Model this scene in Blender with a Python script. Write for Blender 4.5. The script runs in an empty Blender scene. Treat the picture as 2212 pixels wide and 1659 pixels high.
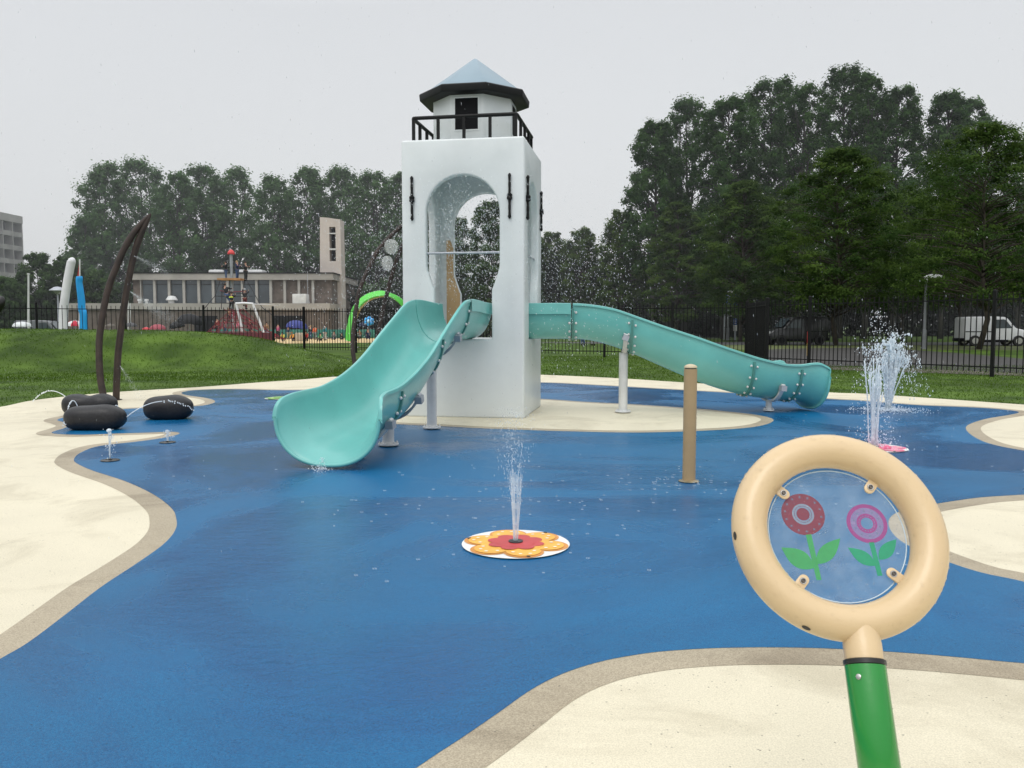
import bpy, bmesh, math, random
import numpy as np
from mathutils import Vector, Matrix, noise
from mathutils.geometry import tessellate_polygon
R = math.radians
random.seed(7); rng = np.random.default_rng(7)
col = bpy.context.scene.collection
F = 1770.0; CX = 1106.0; CY = 829.5; HZ = 702.0; H = 1.5
PITCH = math.atan((CY-HZ)/F)
cp, sp = math.cos(PITCH), math.sin(PITCH)
def ray(u, v):
    a = (u-CX)/F; b = -(v-CY)/F
    return Vector((a, cp+b*sp, -sp+b*cp))
def G(u, v, z=0.0):
    d = ray(u, v); t = (z-H)/d.z
    return Vector((d.x*t, d.y*t, z))
def A(u, v, Y):
    d = ray(u, v); t = Y/d.y
    return Vector((d.x*t, Y, H+d.z*t))

# ------------------------------------------------------------------ objects
def tag(o, label=None, cat=None, group=None, kind=None):
    if label: o['label'] = label
    if cat: o['category'] = cat
    if group: o['group'] = group
    if kind: o['kind'] = kind
    return o
def empty(name, loc, label=None, cat=None, group=None, rz=0):
    o = bpy.data.objects.new(name, None); col.objects.link(o)
    o.location = loc; o.rotation_euler = (0, 0, rz); o.empty_display_size = .2
    return tag(o, label, cat, group)
def wloc(o):
    v = Vector((0, 0, 0))
    while o: v += o.location; o = o.parent
    return v
def link_mesh(name, me, m, parent=None, smooth=False, sharp=None):
    o = bpy.data.objects.new(name, me); col.objects.link(o)
    if m:
        me.materials.clear(); me.materials.append(m)
    if smooth:
        me.polygons.foreach_set('use_smooth', [True]*len(me.polygons))
        if sharp: me.set_sharp_from_angle(angle=R(sharp))
    if parent: o.parent = parent
    return o
class MB:
    """collects shapes in world space"""
    def __init__(s): s.v = []; s.f = []
    def add(s, vs, fs):
        n = len(s.v); s.v += [tuple(p) for p in vs]; s.f += [tuple(i+n for i in f) for f in fs]; return s
    def box(s, a, b, M=None):
        x0, y0, z0 = a; x1, y1, z1 = b
        vs = [Vector(p) for p in ((x0,y0,z0),(x1,y0,z0),(x1,y1,z0),(x0,y1,z0),(x0,y0,z1),(x1,y0,z1),(x1,y1,z1),(x0,y1,z1))]
        if M: vs = [M@p for p in vs]
        return s.add(vs, [(0,3,2,1),(4,5,6,7),(0,1,5,4),(1,2,6,5),(2,3,7,6),(3,0,4,7)])
    def tube(s, pts, rad, n=10, cap=True, closed=False):
        pts = [Vector(p) for p in pts]; m = len(pts)
        if not hasattr(rad, '__len__'): rad = [rad]*m
        up = None; vs = []
        for i, p in enumerate(pts):
            if closed: t = pts[(i+1) % m]-pts[i-1]
            else: t = pts[min(i+1, m-1)]-pts[max(i-1, 0)]
            if t.length < 1e-9: t = Vector((0, 0, 1))
            t.normalize()
            if up is None:
                up = Vector((0, 0, 1)) if abs(t.z) < .9 else Vector((0, 1, 0))
            a = up-t*up.dot(t)
            if a.length < 1e-6: a = t.orthogonal()
            a.normalize(); b = t.cross(a); up = a
            for k in range(n):
                th = 2*math.pi*k/n
                vs.append(p+(a*math.cos(th)+b*math.sin(th))*rad[i])
        fs = []
        for i in range(m if closed else m-1):
            j = (i+1) % m
            for k in range(n):
                l = (k+1) % n
                fs.append((i*n+k, i*n+l, j*n+l, j*n+k))
        if cap and not closed:
            fs.append(tuple(range(n-1, -1, -1))); fs.append(tuple((m-1)*n+k for k in range(n)))
        return s.add(vs, fs)
    def lathe(s, c, prof, n=24, M=None):
        """prof: (r, z) list about vertical axis at c"""
        c = Vector(c); vs = []; fs = []
        for r, z in prof:
            for k in range(n):
                th = 2*math.pi*k/n
                q = Vector((r*math.cos(th), r*math.sin(th), z))
                vs.append(c+(M@q if M else q))
        for i in range(len(prof)-1):
            for k in range(n):
                l = (k+1) % n
                fs.append((i*n+k, i*n+l, (i+1)*n+l, (i+1)*n+k))
        fs.append(tuple(range(n-1, -1, -1))); m = len(prof)-1
        fs.append(tuple(m*n+k for k in range(n)))
        return s.add(vs, fs)
    def ball(s, c, r, nu=10, nv=6, M=None):
        if not hasattr(r, '__len__'): r = (r, r, r)
        pr = []; c = Vector(c); vs = [Vector((0, 0, -1))]
        for j in range(1, nv):
            ph = -math.pi/2+math.pi*j/nv
            for k in range(nu):
                th = 2*math.pi*k/nu
                vs.append(Vector((math.cos(ph)*math.cos(th), math.cos(ph)*math.sin(th), math.sin(ph))))
        vs.append(Vector((0, 0, 1)))
        fs = []
        for k in range(nu): fs.append((0, 1+(k+1) % nu, 1+k))
        for j in range(nv-2):
            for k in range(nu):
                l = (k+1) % nu; a = 1+j*nu
                fs.append((a+k, a+l, a+nu+l, a+nu+k))
        a = 1+(nv-2)*nu; e = len(vs)-1
        for k in range(nu): fs.append((a+k, a+(k+1) % nu, e))
        out = []
        for p in vs:
            q = Vector((p.x*r[0], p.y*r[1], p.z*r[2]))
            out.append(c+(M@q if M else q))
        return s.add(out, fs)
    def poly(s, pts): return s.add(pts, [tuple(range(len(pts)))])
    def build(s, name, m, parent=None, smooth=False, sharp=None, recalc=False):
        off = wloc(parent) if parent else Vector((0, 0, 0))
        me = bpy.data.meshes.new(name)
        me.from_pydata([(p[0]-off.x, p[1]-off.y, p[2]-off.z) for p in s.v], [], s.f)
        if recalc:
            bm = bmesh.new(); bm.from_mesh(me); bmesh.ops.recalc_face_normals(bm, faces=bm.faces); bm.to_mesh(me); bm.free()
        me.update()
        return link_mesh(name, me, m, parent, smooth, sharp)
def bake(o):
    dg = bpy.context.evaluated_depsgraph_get()
    me = bpy.data.meshes.new_from_object(o.evaluated_get(dg))
    old = o.data; o.modifiers.clear(); o.data = me; me.name = o.name
    return o
def bevel(o, w=.01, seg=2, ang=35, smooth=True):
    b = o.modifiers.new('b', 'BEVEL'); b.width = w; b.segments = seg; b.limit_method = 'ANGLE'; b.angle_limit = R(ang)
    bpy.context.view_layer.update(); bake(o)
    if smooth:
        me = o.data; me.polygons.foreach_set('use_smooth', [True]*len(me.polygons)); me.set_sharp_from_angle(angle=R(40))
    return o
def kids(o): return [c for c in bpy.data.objects if c.parent == o]
def copy_tree(o, parent=None):
    c = o.copy(); col.objects.link(c); c.parent = parent
    for ch in kids(o): copy_tree(ch, c)
    return c
def copy_part(o, loc, parent=None):
    c = o.copy(); col.objects.link(c); c.location = loc; c.parent = parent; return c
def catmull(P, n=8, closed=False):
    P = [Vector(p) for p in P]; out = []; m = len(P)
    for i in range(m if closed else m-1):
        if closed: a, b, c, d = P[i-1], P[i], P[(i+1) % m], P[(i+2) % m]
        else: a, b, c, d = P[max(i-1, 0)], P[i], P[i+1], P[min(i+2, m-1)]
        for k in range(n):
            t = k/n
            out.append(.5*((2*b)+(c-a)*t+(2*a-5*b+4*c-d)*t*t+(3*b-a-3*c+d)*t**3))
    if not closed: out.append(P[-1])
    return out
def interp(x, T):
    if x <= T[0][0]: return T[0][1]
    for (a, b), (c, d) in zip(T, T[1:]):
        if x <= c:
            t = (x-a)/(c-a); t = t*t*(3-2*t) if False else t
            return b+(d-b)*t
    return T[-1][1]

# ------------------------------------------------------------------ materials
def mat(name, c, rough=.5, var=.08, scale=6, bump=0, bscale=60, spec=.5, metal=0, coat=0, alpha=1, c2=None, detail=4, coord='Object', dirt=0, transl=0):
    m = bpy.data.materials.new(name); m.use_nodes = True; nt = m.node_tree; N = nt.nodes; L = nt.links
    p = N['Principled BSDF']; p.inputs['Roughness'].default_value = rough
    p.inputs['Metallic'].default_value = metal; p.inputs['Specular IOR Level'].default_value = spec
    p.inputs['Coat Weight'].default_value = coat; p.inputs['Coat Roughness'].default_value = .08
    p.inputs['Alpha'].default_value = alpha
    tc = N.new('ShaderNodeTexCoord')
    nz = N.new('ShaderNodeTexNoise'); nz.inputs['Scale'].default_value = scale; nz.inputs['Detail'].default_value = detail
    L.new(tc.outputs[coord], nz.inputs['Vector'])
    cr = N.new('ShaderNodeValToRGB'); L.new(nz.outputs['Fac'], cr.inputs['Fac'])
    a = [max(0, x*(1-var)) for x in c]; b = list(c2) if c2 else [min(1, x*(1+var)) for x in c]
    cr.color_ramp.elements[0].position = .35; cr.color_ramp.elements[1].position = .65
    cr.color_ramp.elements[0].color = (*a, 1); cr.color_ramp.elements[1].color = (*b, 1)
    out = cr.outputs['Color']
    if dirt:
        n2 = N.new('ShaderNodeTexNoise'); n2.inputs['Scale'].default_value = scale*.37; n2.inputs['Detail'].default_value = 8; n2.inputs['Roughness'].default_value = .7
        L.new(tc.outputs[coord], n2.inputs['Vector'])
        r2 = N.new('ShaderNodeValToRGB'); L.new(n2.outputs['Fac'], r2.inputs['Fac'])
        r2.color_ramp.elements[0].position = .38; r2.color_ramp.elements[1].position = .6
        r2.color_ramp.elements[0].color = (1-dirt, 1-dirt, 1-dirt, 1); r2.color_ramp.elements[1].color = (1, 1, 1, 1)
        mx = N.new('ShaderNodeMix'); mx.data_type = 'RGBA'; mx.blend_type = 'MULTIPLY'; mx.inputs[0].default_value = 1
        L.new(out, mx.inputs[6]); L.new(r2.outputs['Color'], mx.inputs[7]); out = mx.outputs[2]
    L.new(out, p.inputs['Base Color'])
    if bump:
        nb = N.new('ShaderNodeTexNoise'); nb.inputs['Scale'].default_value = bscale; nb.inputs['Detail'].default_value = 3
        L.new(tc.outputs[coord], nb.inputs['Vector'])
        bp = N.new('ShaderNodeBump'); bp.inputs['Strength'].default_value = bump; bp.inputs['Distance'].default_value = .01
        L.new(nb.outputs['Fac'], bp.inputs['Height']); L.new(bp.outputs['Normal'], p.inputs['Normal'])
    if transl:
        tr = N.new('ShaderNodeBsdfTranslucent'); L.new(out, tr.inputs['Color'])
        ms = N.new('ShaderNodeMixShader'); ms.inputs[0].default_value = transl
        L.new(p.outputs[0], ms.inputs[1]); L.new(tr.outputs[0], ms.inputs[2]); L.new(ms.outputs[0], N['Material Output'].inputs['Surface'])
    return m
def speckle_mat(name, c, dark, light, rough=.5, sc=90, big=(.85, 1.1), bigscale=.5, wet=None, thr=.30, bump=.35, stain=None):
    """poured rubber: fine granules, large tonal drift, wet patches that change roughness"""
    m = bpy.data.materials.new(name); m.use_nodes = True; nt = m.node_tree; N = nt.nodes; L = nt.links
    p = N['Principled BSDF']
    tc = N.new('ShaderNodeTexCoord')
    def nz(scale, det=3, ro=.5, vec=None, dist=0):
        n = N.new('ShaderNodeTexNoise'); n.inputs['Scale'].default_value = scale; n.inputs['Detail'].default_value = det
        n.inputs['Roughness'].default_value = ro; n.inputs['Distortion'].default_value = dist
        L.new(vec or tc.outputs['Object'], n.inputs['Vector']); return n.outputs['Fac']
    def ramp(src, a, b, ca, cb):
        r = N.new('ShaderNodeValToRGB'); r.color_ramp.elements[0].position = a; r.color_ramp.elements[1].position = b
        r.color_ramp.elements[0].color = ca; r.color_ramp.elements[1].color = cb
        L.new(src, r.inputs['Fac']); return r.outputs['Color']
    def mix(blend, fac, a, b):
        x = N.new('ShaderNodeMix'); x.data_type = 'RGBA'; x.blend_type = blend
        if hasattr(fac, 'links'): L.new(fac, x.inputs[0])
        else: x.inputs[0].default_value = fac
        for s, i in ((a, 6), (b, 7)):
            if hasattr(s, 'links'): L.new(s, x.inputs[i])
            else: x.inputs[i].default_value = s
        return x.outputs[2]
    g = lambda k: (k, k, k, 1)
    base = ramp(nz(sc, 4), .35, .65, (*dark, 1), (*light, 1))
    base = mix('MIX', .30, base, (*c, 1))
    base = mix('MULTIPLY', 1, base, ramp(nz(bigscale, 5, .6, dist=.6), .3, .7, g(big[0]), g(big[1])))
    # sparse dark pits
    vo = N.new('ShaderNodeTexVoronoi'); vo.inputs['Scale'].default_value = sc*.20; L.new(tc.outputs['Object'], vo.inputs['Vector'])
    pit = ramp(vo.outputs['Distance'], .09, .17, g(.42), g(1))
    p.inputs['Specular IOR Level'].default_value = .30
    gate = ramp(nz(sc*.05, 3), .50, .60, g(0), g(1))
    base = mix('MULTIPLY', gate, base, pit)
    rsrc = None
    if wet:
        mp = N.new('ShaderNodeMapping'); L.new(tc.outputs['Object'], mp.inputs['Vector']); mp.inputs['Scale'].default_value = (.8, 1.0, 1)
        w = nz(.34, 6, .6, mp.outputs['Vector'], 1.2)
        wetc = ramp(w, .44, .60, g(0), g(1))
        base = mix('MULTIPLY', wetc, base, (*wet, 1))
        rr = N.new('ShaderNodeMapRange'); L.new(wetc, rr.inputs[0]); rr.inputs[3].default_value = rough; rr.inputs[4].default_value = .09
        L.new(rr.outputs[0], p.inputs['Roughness'])
        # thin rippled water film in the wet patches
        mp2 = N.new('ShaderNodeMapping'); L.new(tc.outputs['Object'], mp2.inputs['Vector']); mp2.inputs['Scale'].default_value = (1, 1.6, 1)
        rip = nz(7, 4, .6, mp2.outputs['Vector'], .6)
    else:
        p.inputs['Roughness'].default_value = rough
    if stain:
        s = nz(.9, 8, .68, dist=.8)
        base = mix('MULTIPLY', ramp(s, .50, .66, g(0), g(1)), base, (*stain, 1))
    L.new(base, p.inputs['Base Color'])
    nb = nz(sc*1.6, 2)
    bp = N.new('ShaderNodeBump'); bp.inputs['Strength'].default_value = bump; bp.inputs['Distance'].default_value = .004
    L.new(nb, bp.inputs['Height'])
    if wet:
        b2 = N.new('ShaderNodeBump'); b2.inputs['Distance'].default_value = .02
        sr = N.new('ShaderNodeMath'); sr.operation = 'MULTIPLY'; L.new(wetc, sr.inputs[0]); sr.inputs[1].default_value = .45
        L.new(sr.outputs[0], b2.inputs['Strength']); L.new(rip, b2.inputs['Height']); L.new(bp.outputs['Normal'], b2.inputs['Normal'])
        L.new(b2.outputs['Normal'], p.inputs['Normal'])
    else:
        L.new(bp.outputs['Normal'], p.inputs['Normal'])
    return m
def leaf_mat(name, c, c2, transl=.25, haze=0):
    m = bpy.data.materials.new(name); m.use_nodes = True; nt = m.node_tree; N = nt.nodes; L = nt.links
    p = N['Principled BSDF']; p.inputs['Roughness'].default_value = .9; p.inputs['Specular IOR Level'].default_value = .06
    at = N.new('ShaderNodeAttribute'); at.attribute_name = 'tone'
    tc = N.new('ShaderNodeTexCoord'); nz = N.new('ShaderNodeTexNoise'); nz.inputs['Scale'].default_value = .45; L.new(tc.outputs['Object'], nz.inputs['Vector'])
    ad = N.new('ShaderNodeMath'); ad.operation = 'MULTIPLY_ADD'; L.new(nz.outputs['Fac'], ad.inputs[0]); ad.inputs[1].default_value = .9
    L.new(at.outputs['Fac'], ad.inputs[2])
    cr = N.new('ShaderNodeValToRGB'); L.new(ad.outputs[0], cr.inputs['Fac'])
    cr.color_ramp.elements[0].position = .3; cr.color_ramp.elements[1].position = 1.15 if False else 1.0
    h = lambda q: tuple(x*(1-haze)+.45*haze for x in q)  # distance haze painted into the leaf colours as grey
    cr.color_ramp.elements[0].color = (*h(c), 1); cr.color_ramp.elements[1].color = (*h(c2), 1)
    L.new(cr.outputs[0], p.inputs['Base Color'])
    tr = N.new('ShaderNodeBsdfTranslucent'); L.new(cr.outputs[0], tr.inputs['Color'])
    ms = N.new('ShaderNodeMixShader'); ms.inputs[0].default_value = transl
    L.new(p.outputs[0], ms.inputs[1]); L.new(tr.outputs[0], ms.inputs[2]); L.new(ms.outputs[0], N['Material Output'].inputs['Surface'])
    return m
def water_mat(name, alpha, c=(.86, .92, .96), glow=0):
    m = bpy.data.materials.new(name); m.use_nodes = True; nt = m.node_tree; N = nt.nodes; L = nt.links
    p = N['Principled BSDF']; p.inputs['Base Color'].default_value = (*c, 1); p.inputs['Roughness'].default_value = .15
    p.inputs['Specular IOR Level'].default_value = .8
    tl = N.new('ShaderNodeBsdfTranslucent'); tl.inputs['Color'].default_value = (*c, 1)
    m1 = N.new('ShaderNodeMixShader'); m1.inputs[0].default_value = .5; L.new(p.outputs[0], m1.inputs[1]); L.new(tl.outputs[0], m1.inputs[2])
    tp = N.new('ShaderNodeBsdfTransparent')
    tc = N.new('ShaderNodeTexCoord'); nz = N.new('ShaderNodeTexNoise'); nz.inputs['Scale'].default_value = 14; L.new(tc.outputs['Object'], nz.inputs['Vector'])
    mr = N.new('ShaderNodeMapRange'); L.new(nz.outputs['Fac'], mr.inputs[0]); mr.inputs[1].default_value = .3; mr.inputs[2].default_value = .7
    mr.inputs[3].default_value = alpha*.7; mr.inputs[4].default_value = min(1, alpha*1.25)
    m2 = N.new('ShaderNodeMixShader'); L.new(mr.outputs[0], m2.inputs[0]); L.new(tp.outputs[0], m2.inputs[1]); L.new(m1.outputs[0], m2.inputs[2])
    L.new(m2.outputs[0], N['Material Output'].inputs['Surface'])
    return m
def decal_mat(name, c, alpha=.75):
    m = bpy.data.materials.new(name); m.use_nodes = True; N = m.node_tree.nodes; L = m.node_tree.links
    p = N['Principled BSDF']; p.inputs['Roughness'].default_value = .35; p.inputs['Alpha'].default_value = alpha
    tc = N.new('ShaderNodeTexCoord'); nz = N.new('ShaderNodeTexNoise'); nz.inputs['Scale'].default_value = 60; L.new(tc.outputs['Object'], nz.inputs['Vector'])
    cr = N.new('ShaderNodeValToRGB'); cr.color_ramp.elements[0].color = (*[x*.85 for x in c], 1); cr.color_ramp.elements[1].color = (*[min(1, x*1.12) for x in c], 1)
    L.new(nz.outputs['Fac'], cr.inputs['Fac']); L.new(cr.outputs[0], p.inputs['Base Color'])
    return m

M_white = mat('white_plastic', (.66, .70, .71), .36, .03, 1.2, .05, 200, dirt=.10)
M_whitemetal = mat('white_powder_coat', (.62, .63, .63), .4, .05, 5, .05, 120, dirt=.15)
M_grey = mat('grey_metal', (.36, .38, .42), .42, .08, 6, metal=.3)
M_black = mat('black_metal', (.006, .0065, .007), .5, .2, 8, .1, 90, spec=.25)
M_blackfence = mat('fence_black', (.006, .0065, .007), .6, .25, 3, spec=.2)
M_dark = mat('dark_opening', (.006, .0065, .008), .7, .1, spec=.15)
M_roof = mat('roof_blue', (.20, .285, .345), .4, .04, 2)
M_turq = mat('turquoise_plastic', (.150, .475, .445), .28, .06, 1.5, .12, 260, coat=.15, dirt=.10)
M_turqd = mat('turquoise_flange', (.075, .24, .215), .42, .1, 5)
M_tan = mat('tan_paint', (.40, .28, .145), .42, .05, 4, .12, 90, dirt=.07)
M_ring = mat('sand_paint', (.60, .445, .255), .33, .012, 3, .06, 130, coat=.3)
M_green = mat('green_paint', (.010, .215, .028), .25, .08, 3, .04, 80, coat=.35)
M_rubber = mat('black_rubber', (.01, .01, .01), .35, .2)
M_steel = mat('steel', (.45, .44, .42), .25, .1, 30, metal=.9)
M_bone = mat('brown_rib', (.030, .019, .015), .55, .35, 5, .6, 30)
M_stone = mat('black_pebble', (.011, .011, .013), .42, .3, 30, .3, 150, spec=.35, coat=.08)
M_lime = mat('lime_inflatable', (.10, .58, .07), .4, .08, 1.5)
M_limein = mat('arch_inner', (.34, .30, .10), .6, .15, 2)
M_nozzle = mat('nozzle', (.02, .02, .022), .3, .2)
M_foam = water_mat('water_foam', .80)
M_strand = water_mat('water_strand', .42)
M_drop = water_mat('water_drop', .85, (.9, .94, .97))
M_mist = water_mat('water_mist', .30)
M_clear = water_mat('clear_plastic', .33, (.80, .82, .80))
M_trunk = mat('bark', (.055, .045, .034), .8, .3, 3, .6, 12)
M_trunkd = mat('bark_dark', (.05, .047, .042), .85, .3, 3, .6, 12)

# ------------------------------------------------------------------ world, sun, camera
sc = bpy.context.scene
w = bpy.data.worlds.new("World"); sc.world = w; w.use_nodes = True
nt = w.node_tree; N = nt.nodes; L = nt.links; bg = N['Background']
sky = N.new('ShaderNodeTexSky'); sky.sky_type = 'NISHITA'; sky.sun_disc = False
SE, SR = R(58), R(200)
sky.sun_elevation = SE; sky.sun_rotation = SR; sky.dust_density = 6; sky.air_density = 1.5
bg.inputs['Strength'].default_value = .05; 
hs = N.new('ShaderNodeHueSaturation'); hs.inputs['Saturation'].default_value = .25; L.new(sky.outputs[0], hs.inputs['Color']); L.new(hs.outputs[0], bg.inputs['Color'])
tc = N.new('ShaderNodeTexCoord'); sx = N.new('ShaderNodeSeparateXYZ'); L.new(tc.outputs['Generated'], sx.inputs[0])
nz = N.new('ShaderNodeTexNoise'); nz.inputs['Scale'].default_value = 2.2; nz.inputs['Detail'].default_value = 3; L.new(tc.outputs['Generated'], nz.inputs['Vector'])
mr = N.new('ShaderNodeMath'); mr.operation = 'MULTIPLY_ADD'; L.new(nz.outputs['Fac'], mr.inputs[0]); mr.inputs[1].default_value = .16; 
L.new(sx.outputs['Z'], mr.inputs[2])
cr = N.new('ShaderNodeValToRGB'); L.new(mr.outputs[0], cr.inputs['Fac'])
e = cr.color_ramp.elements; e[0].position = 0.0; e[0].color = (.66, .68, .70, 1)
e[1].position = 1; e[1].color = (1.42, 1.45, 1.47, 1)
x = e.new(.10); x.color = (.64, .66, .68, 1)
x = e.new(.44); x.color = (.57, .585, .605, 1)
x = e.new(.66); x.color = (.95, .97, .99, 1)
bg2 = N.new('ShaderNodeBackground'); L.new(cr.outputs[0], bg2.inputs['Color']); bg2.inputs['Strength'].default_value = 1.0
ads = N.new('ShaderNodeAddShader'); L.new(bg.outputs[0], ads.inputs[0]); L.new(bg2.outputs[0], ads.inputs[1]); L.new(ads.outputs[0], N['World Output'].inputs['Surface'])
sun = bpy.data.lights.new('sun', 'SUN'); sun.energy = .5; sun.angle = R(35); sun.color = (1, .97, .92)
so = bpy.data.objects.new('sun', sun); col.objects.link(so)
dirv = Vector((math.sin(SR)*math.cos(SE), math.cos(SR)*math.cos(SE), math.sin(SE)))
so.rotation_euler = dirv.to_track_quat('Z', 'Y').to_euler(); so.location = (0, -5, 20)
cam = bpy.data.cameras.new('camera'); co = bpy.data.objects.new('camera', cam); col.objects.link(co)
co.location = (0, 0, H); co.rotation_euler = (math.pi/2-PITCH, 0, 0); cam.sensor_width = 36; cam.lens = F/2212*36
cam.clip_end = 3000; cam.clip_start = .05; sc.camera = co
sc.view_settings.view_transform = 'Standard'; sc.view_settings.look = 'None'; sc.view_settings.exposure = 0
sc.cycles.transparent_max_bounces = 24; sc.cycles.max_bounces = 8
# ------------------------------------------------------------------ ground
CREST = [(-60, 1.42), (-18.7, 1.40), (-13.8, 1.34), (-11.8, 1.25), (-9.8, 1.02), (-8.3, .55), (-6.6, .13), (-5, 0)]
def mound(x, y):
    h = interp(x, CREST)
    if h <= 0: return 0
    yc = 30.3+max(0, (x+14))*.28
    toe = 22.6 + max(0, min(1, (x+24)/14))*4.2
    if y < yc: t = (y-toe)/(yc-toe)
    else: t = 1-(y-yc)/6.5
    t = max(0, min(1, t)); return h*(t*t*(3-2*t))*(1+.0) 
def lawn_h(x, y):
    n = noise.noise(Vector((x*.25, y*.25, 0)))*.05 if y > 18 and y < 45 else 0
    return mound(x, y)*(1+n*1.2)-.012
def grid(xs, ys, hf):
    v = [(x, y, hf(x, y)) for y in ys for x in xs]; nx = len(xs)
    f = [(j*nx+i, j*nx+i+1, (j+1)*nx+i+1, (j+1)*nx+i) for j in range(len(ys)-1) for i in range(nx-1)]
    return v, f
def axis(lo, hi, flo, fhi, step, far):
    a = [flo+step*i for i in range(int((fhi-flo)/step)+1)]
    pre = []; x = flo; s = step
    while x > lo: s *= 1.5; x -= s; pre.append(max(x, lo))
    post = []; x = a[-1]; s = step
    while x < hi: s *= 1.5; x += s; post.append(min(x, hi))
    return pre[::-1]+a+post
M_lawn = mat('lawn', (.042, .086, .010), .75, .25, .7, .7, 22, c2=(.088, .155, .020), detail=12, dirt=.35, spec=.12)
b = MB(); v, f = grid(axis(-1500, 1500, -40, 30, .5, 0), axis(-60, 2500, 8, 60, .5, 0), lawn_h); b.add(v, f)
lawn = b.build('lawn', M_lawn, smooth=True); tag(lawn, kind='structure')

def resample(P, step):
    out = [P[0]]; 
    for p in P[1:]:
        if (p-out[-1]).length >= step: out.append(p)
    return out
def area(P): return .5*sum(P[i].x*P[(i+1) % len(P)].y-P[(i+1) % len(P)].x*P[i].y for i in range(len(P)))
def offset(P, w):
    """outward offset (w>0) of a closed outline, pruned where it folds over itself"""
    s = 1 if area(P) > 0 else -1; n = len(P); pts = np.array([(p.x, p.y) for p in P]); out = []
    nxt = np.roll(pts, -1, 0)
    for i in range(n):
        t = Vector((nxt[i][0]-pts[i-1][0], nxt[i][1]-pts[i-1][1]))
        if t.length < 1e-9: continue
        t.normalize(); q = np.array((pts[i][0]+t.y*s*w, pts[i][1]-t.x*s*w))
        d = nxt-pts; tt = np.clip(((q-pts)*d).sum(1)/np.maximum((d*d).sum(1), 1e-12), 0, 1)
        dist = np.sqrt(((pts+d*tt[:, None]-q)**2).sum(1)).min()
        if dist > abs(w)*.985: out.append(Vector((q[0], q[1], 0)))
    return out
def sheet(name, P, z, m, kind='structure', rim=0):
    me = bpy.data.meshes.new(name); n = len(P)
    tris = tessellate_polygon([[Vector((p.x, p.y, 0)) for p in P]])
    vs = [(p.x, p.y, z) for p in P]; fs = [tuple(t) for t in tris]
    me.from_pydata(vs, [], fs)
    bm = bmesh.new(); bm.from_mesh(me); bmesh.ops.recalc_face_normals(bm, faces=bm.faces)
    if sum(f.normal.z for f in bm.faces) < 0: bmesh.ops.reverse_faces(bm, faces=bm.faces)
    for f in bm.faces:
        if f.normal.z < 0: f.normal_flip()
    bm.to_mesh(me); bm.free()
    o = link_mesh(name, me, m)
    return tag(o, kind=kind)
def outline(px, ground=[], n=8):
    P = [G(u, v) for u, v in px]+[Vector((x, y, 0)) for x, y in ground]
    for p in P: p.z = 0
    return resample(catmull(P, n, True), .03)
BLUE = [(0,1425),(60,1390),(140,1330),(220,1268),(300,1215),(355,1175),(379,1145),(381,1122),(370,1098),(330,1068),(270,1040),(200,1017),(167,1002),
 (160,992),(175,978),(215,964),(300,954),(360,945),(388,937),(372,933),(330,934.5),(250,937),(180,939.5),(125,938),(112,934),(135,926.5),(152,919),(140,913),(124,908),(140,902),(200,893),
 (258,885),(311,882),(420,878),(458,872),(464,866),(446,860),(411,855),(394,851),(396,847),(425,843),(499,841),(649,843),(800,834),(1000,826),(1167,826.6),(1300,833),(1473,843),(1560,848),
 (1785,862),(1859,866),(1975,875),(2103,880.5),(2167,885),(2201,890.5),(2177,897),(2135,904),(2103,913),(2087,922),(2091,934),(2113,949),(2146,961),(2212,974),(2400,1004),(2560,1030),
 (2500,1050),(2300,1064),(2212,1069),(2120,1075),(2060,1083),(2000,1093),(1945,1105),(1921,1122),(1925,1148),(1958,1177),(2040,1212),(2120,1238),(2212,1258),(2350,1300),(2500,1360),(2480,1420),(2350,1440),
 (2212,1434),(2080,1422),(1960,1412),(1830,1404),(1700,1400),(1560,1401),(1450,1407),(1380,1415),(1300,1430),(1220,1455),(1150,1490),(1080,1539),(1000,1594),(940,1633),(895,1663)]
BLUE = [(-520,1790),(-330,1650),(-160,1530),(-70,1470)]+BLUE
blueP = outline(BLUE, [(-.75, 2.1), (-1.2, 1.2), (-1.4, 0), (-1.5, -2), (-1.6, -5), (-3.5, -6), (-6, -5), (-6.5, -2), (-6.0, .2), (-4.9, 1.4)])
ISL = [(700,900),(760,912),(860,917),(950,921),(1020,925),(1092,928),(1230,932.5),(1352,935),(1438,934),(1542,930),(1612,925),(1653,918),(1671,909),(1660,902),(1629,896),(1577,890),(1501,883),(1369,874),(1265,868.5),(1167,862),(1000,855),(850,858),(740,872),(690,886)]
islP = outline(ISL)
DECK = [(-260,915),(-120,893),(0,879),(64,866),(147,856),(264,846),(440,835.5),(560,826),(649,820),(738,813),(880,808),(1020,806),(1167,809.5),(1334,817),(1473,826),(1539,830),(1782,847),(1859,850),(1975,857.5),(2212,874),(2500,892),(2800,930)]
deckP = outline(DECK, [(16, 8), (14, 0), (12, -8), (0, -10), (-12, -8), (-14, 2), (-13, 9)])
M_cream = speckle_mat('cream_rubber', (.66, .605, .46), (.54, .495, .375), (.76, .70, .54), .5, 160, (.90, 1.04), .45, thr=.3, bump=.35, stain=(.80, .785, .76))
M_band = speckle_mat('beige_rubber', (.37, .315, .225), (.25, .21, .15), (.50, .435, .32), .5, 170, (.88, 1.06), .8, bump=.35, stain=(.72, .70, .68))
M_blue = speckle_mat('blue_rubber', (.003, .112, .272), (.002, .076, .198), (.008, .158, .345), .38, 150, (.78, 1.14), .22, wet=(.52, .68, .80), bump=.55)
sheet('splash_pad', deckP, .001, M_cream)
sheet('path_border', offset(blueP, .19), .0025, M_band)
sheet('water_play_floor', blueP, .004, M_blue)
sheet('island_border', islP, .0055, M_band)
sheet('island', offset(islP, -.19), .007, M_cream)
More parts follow.
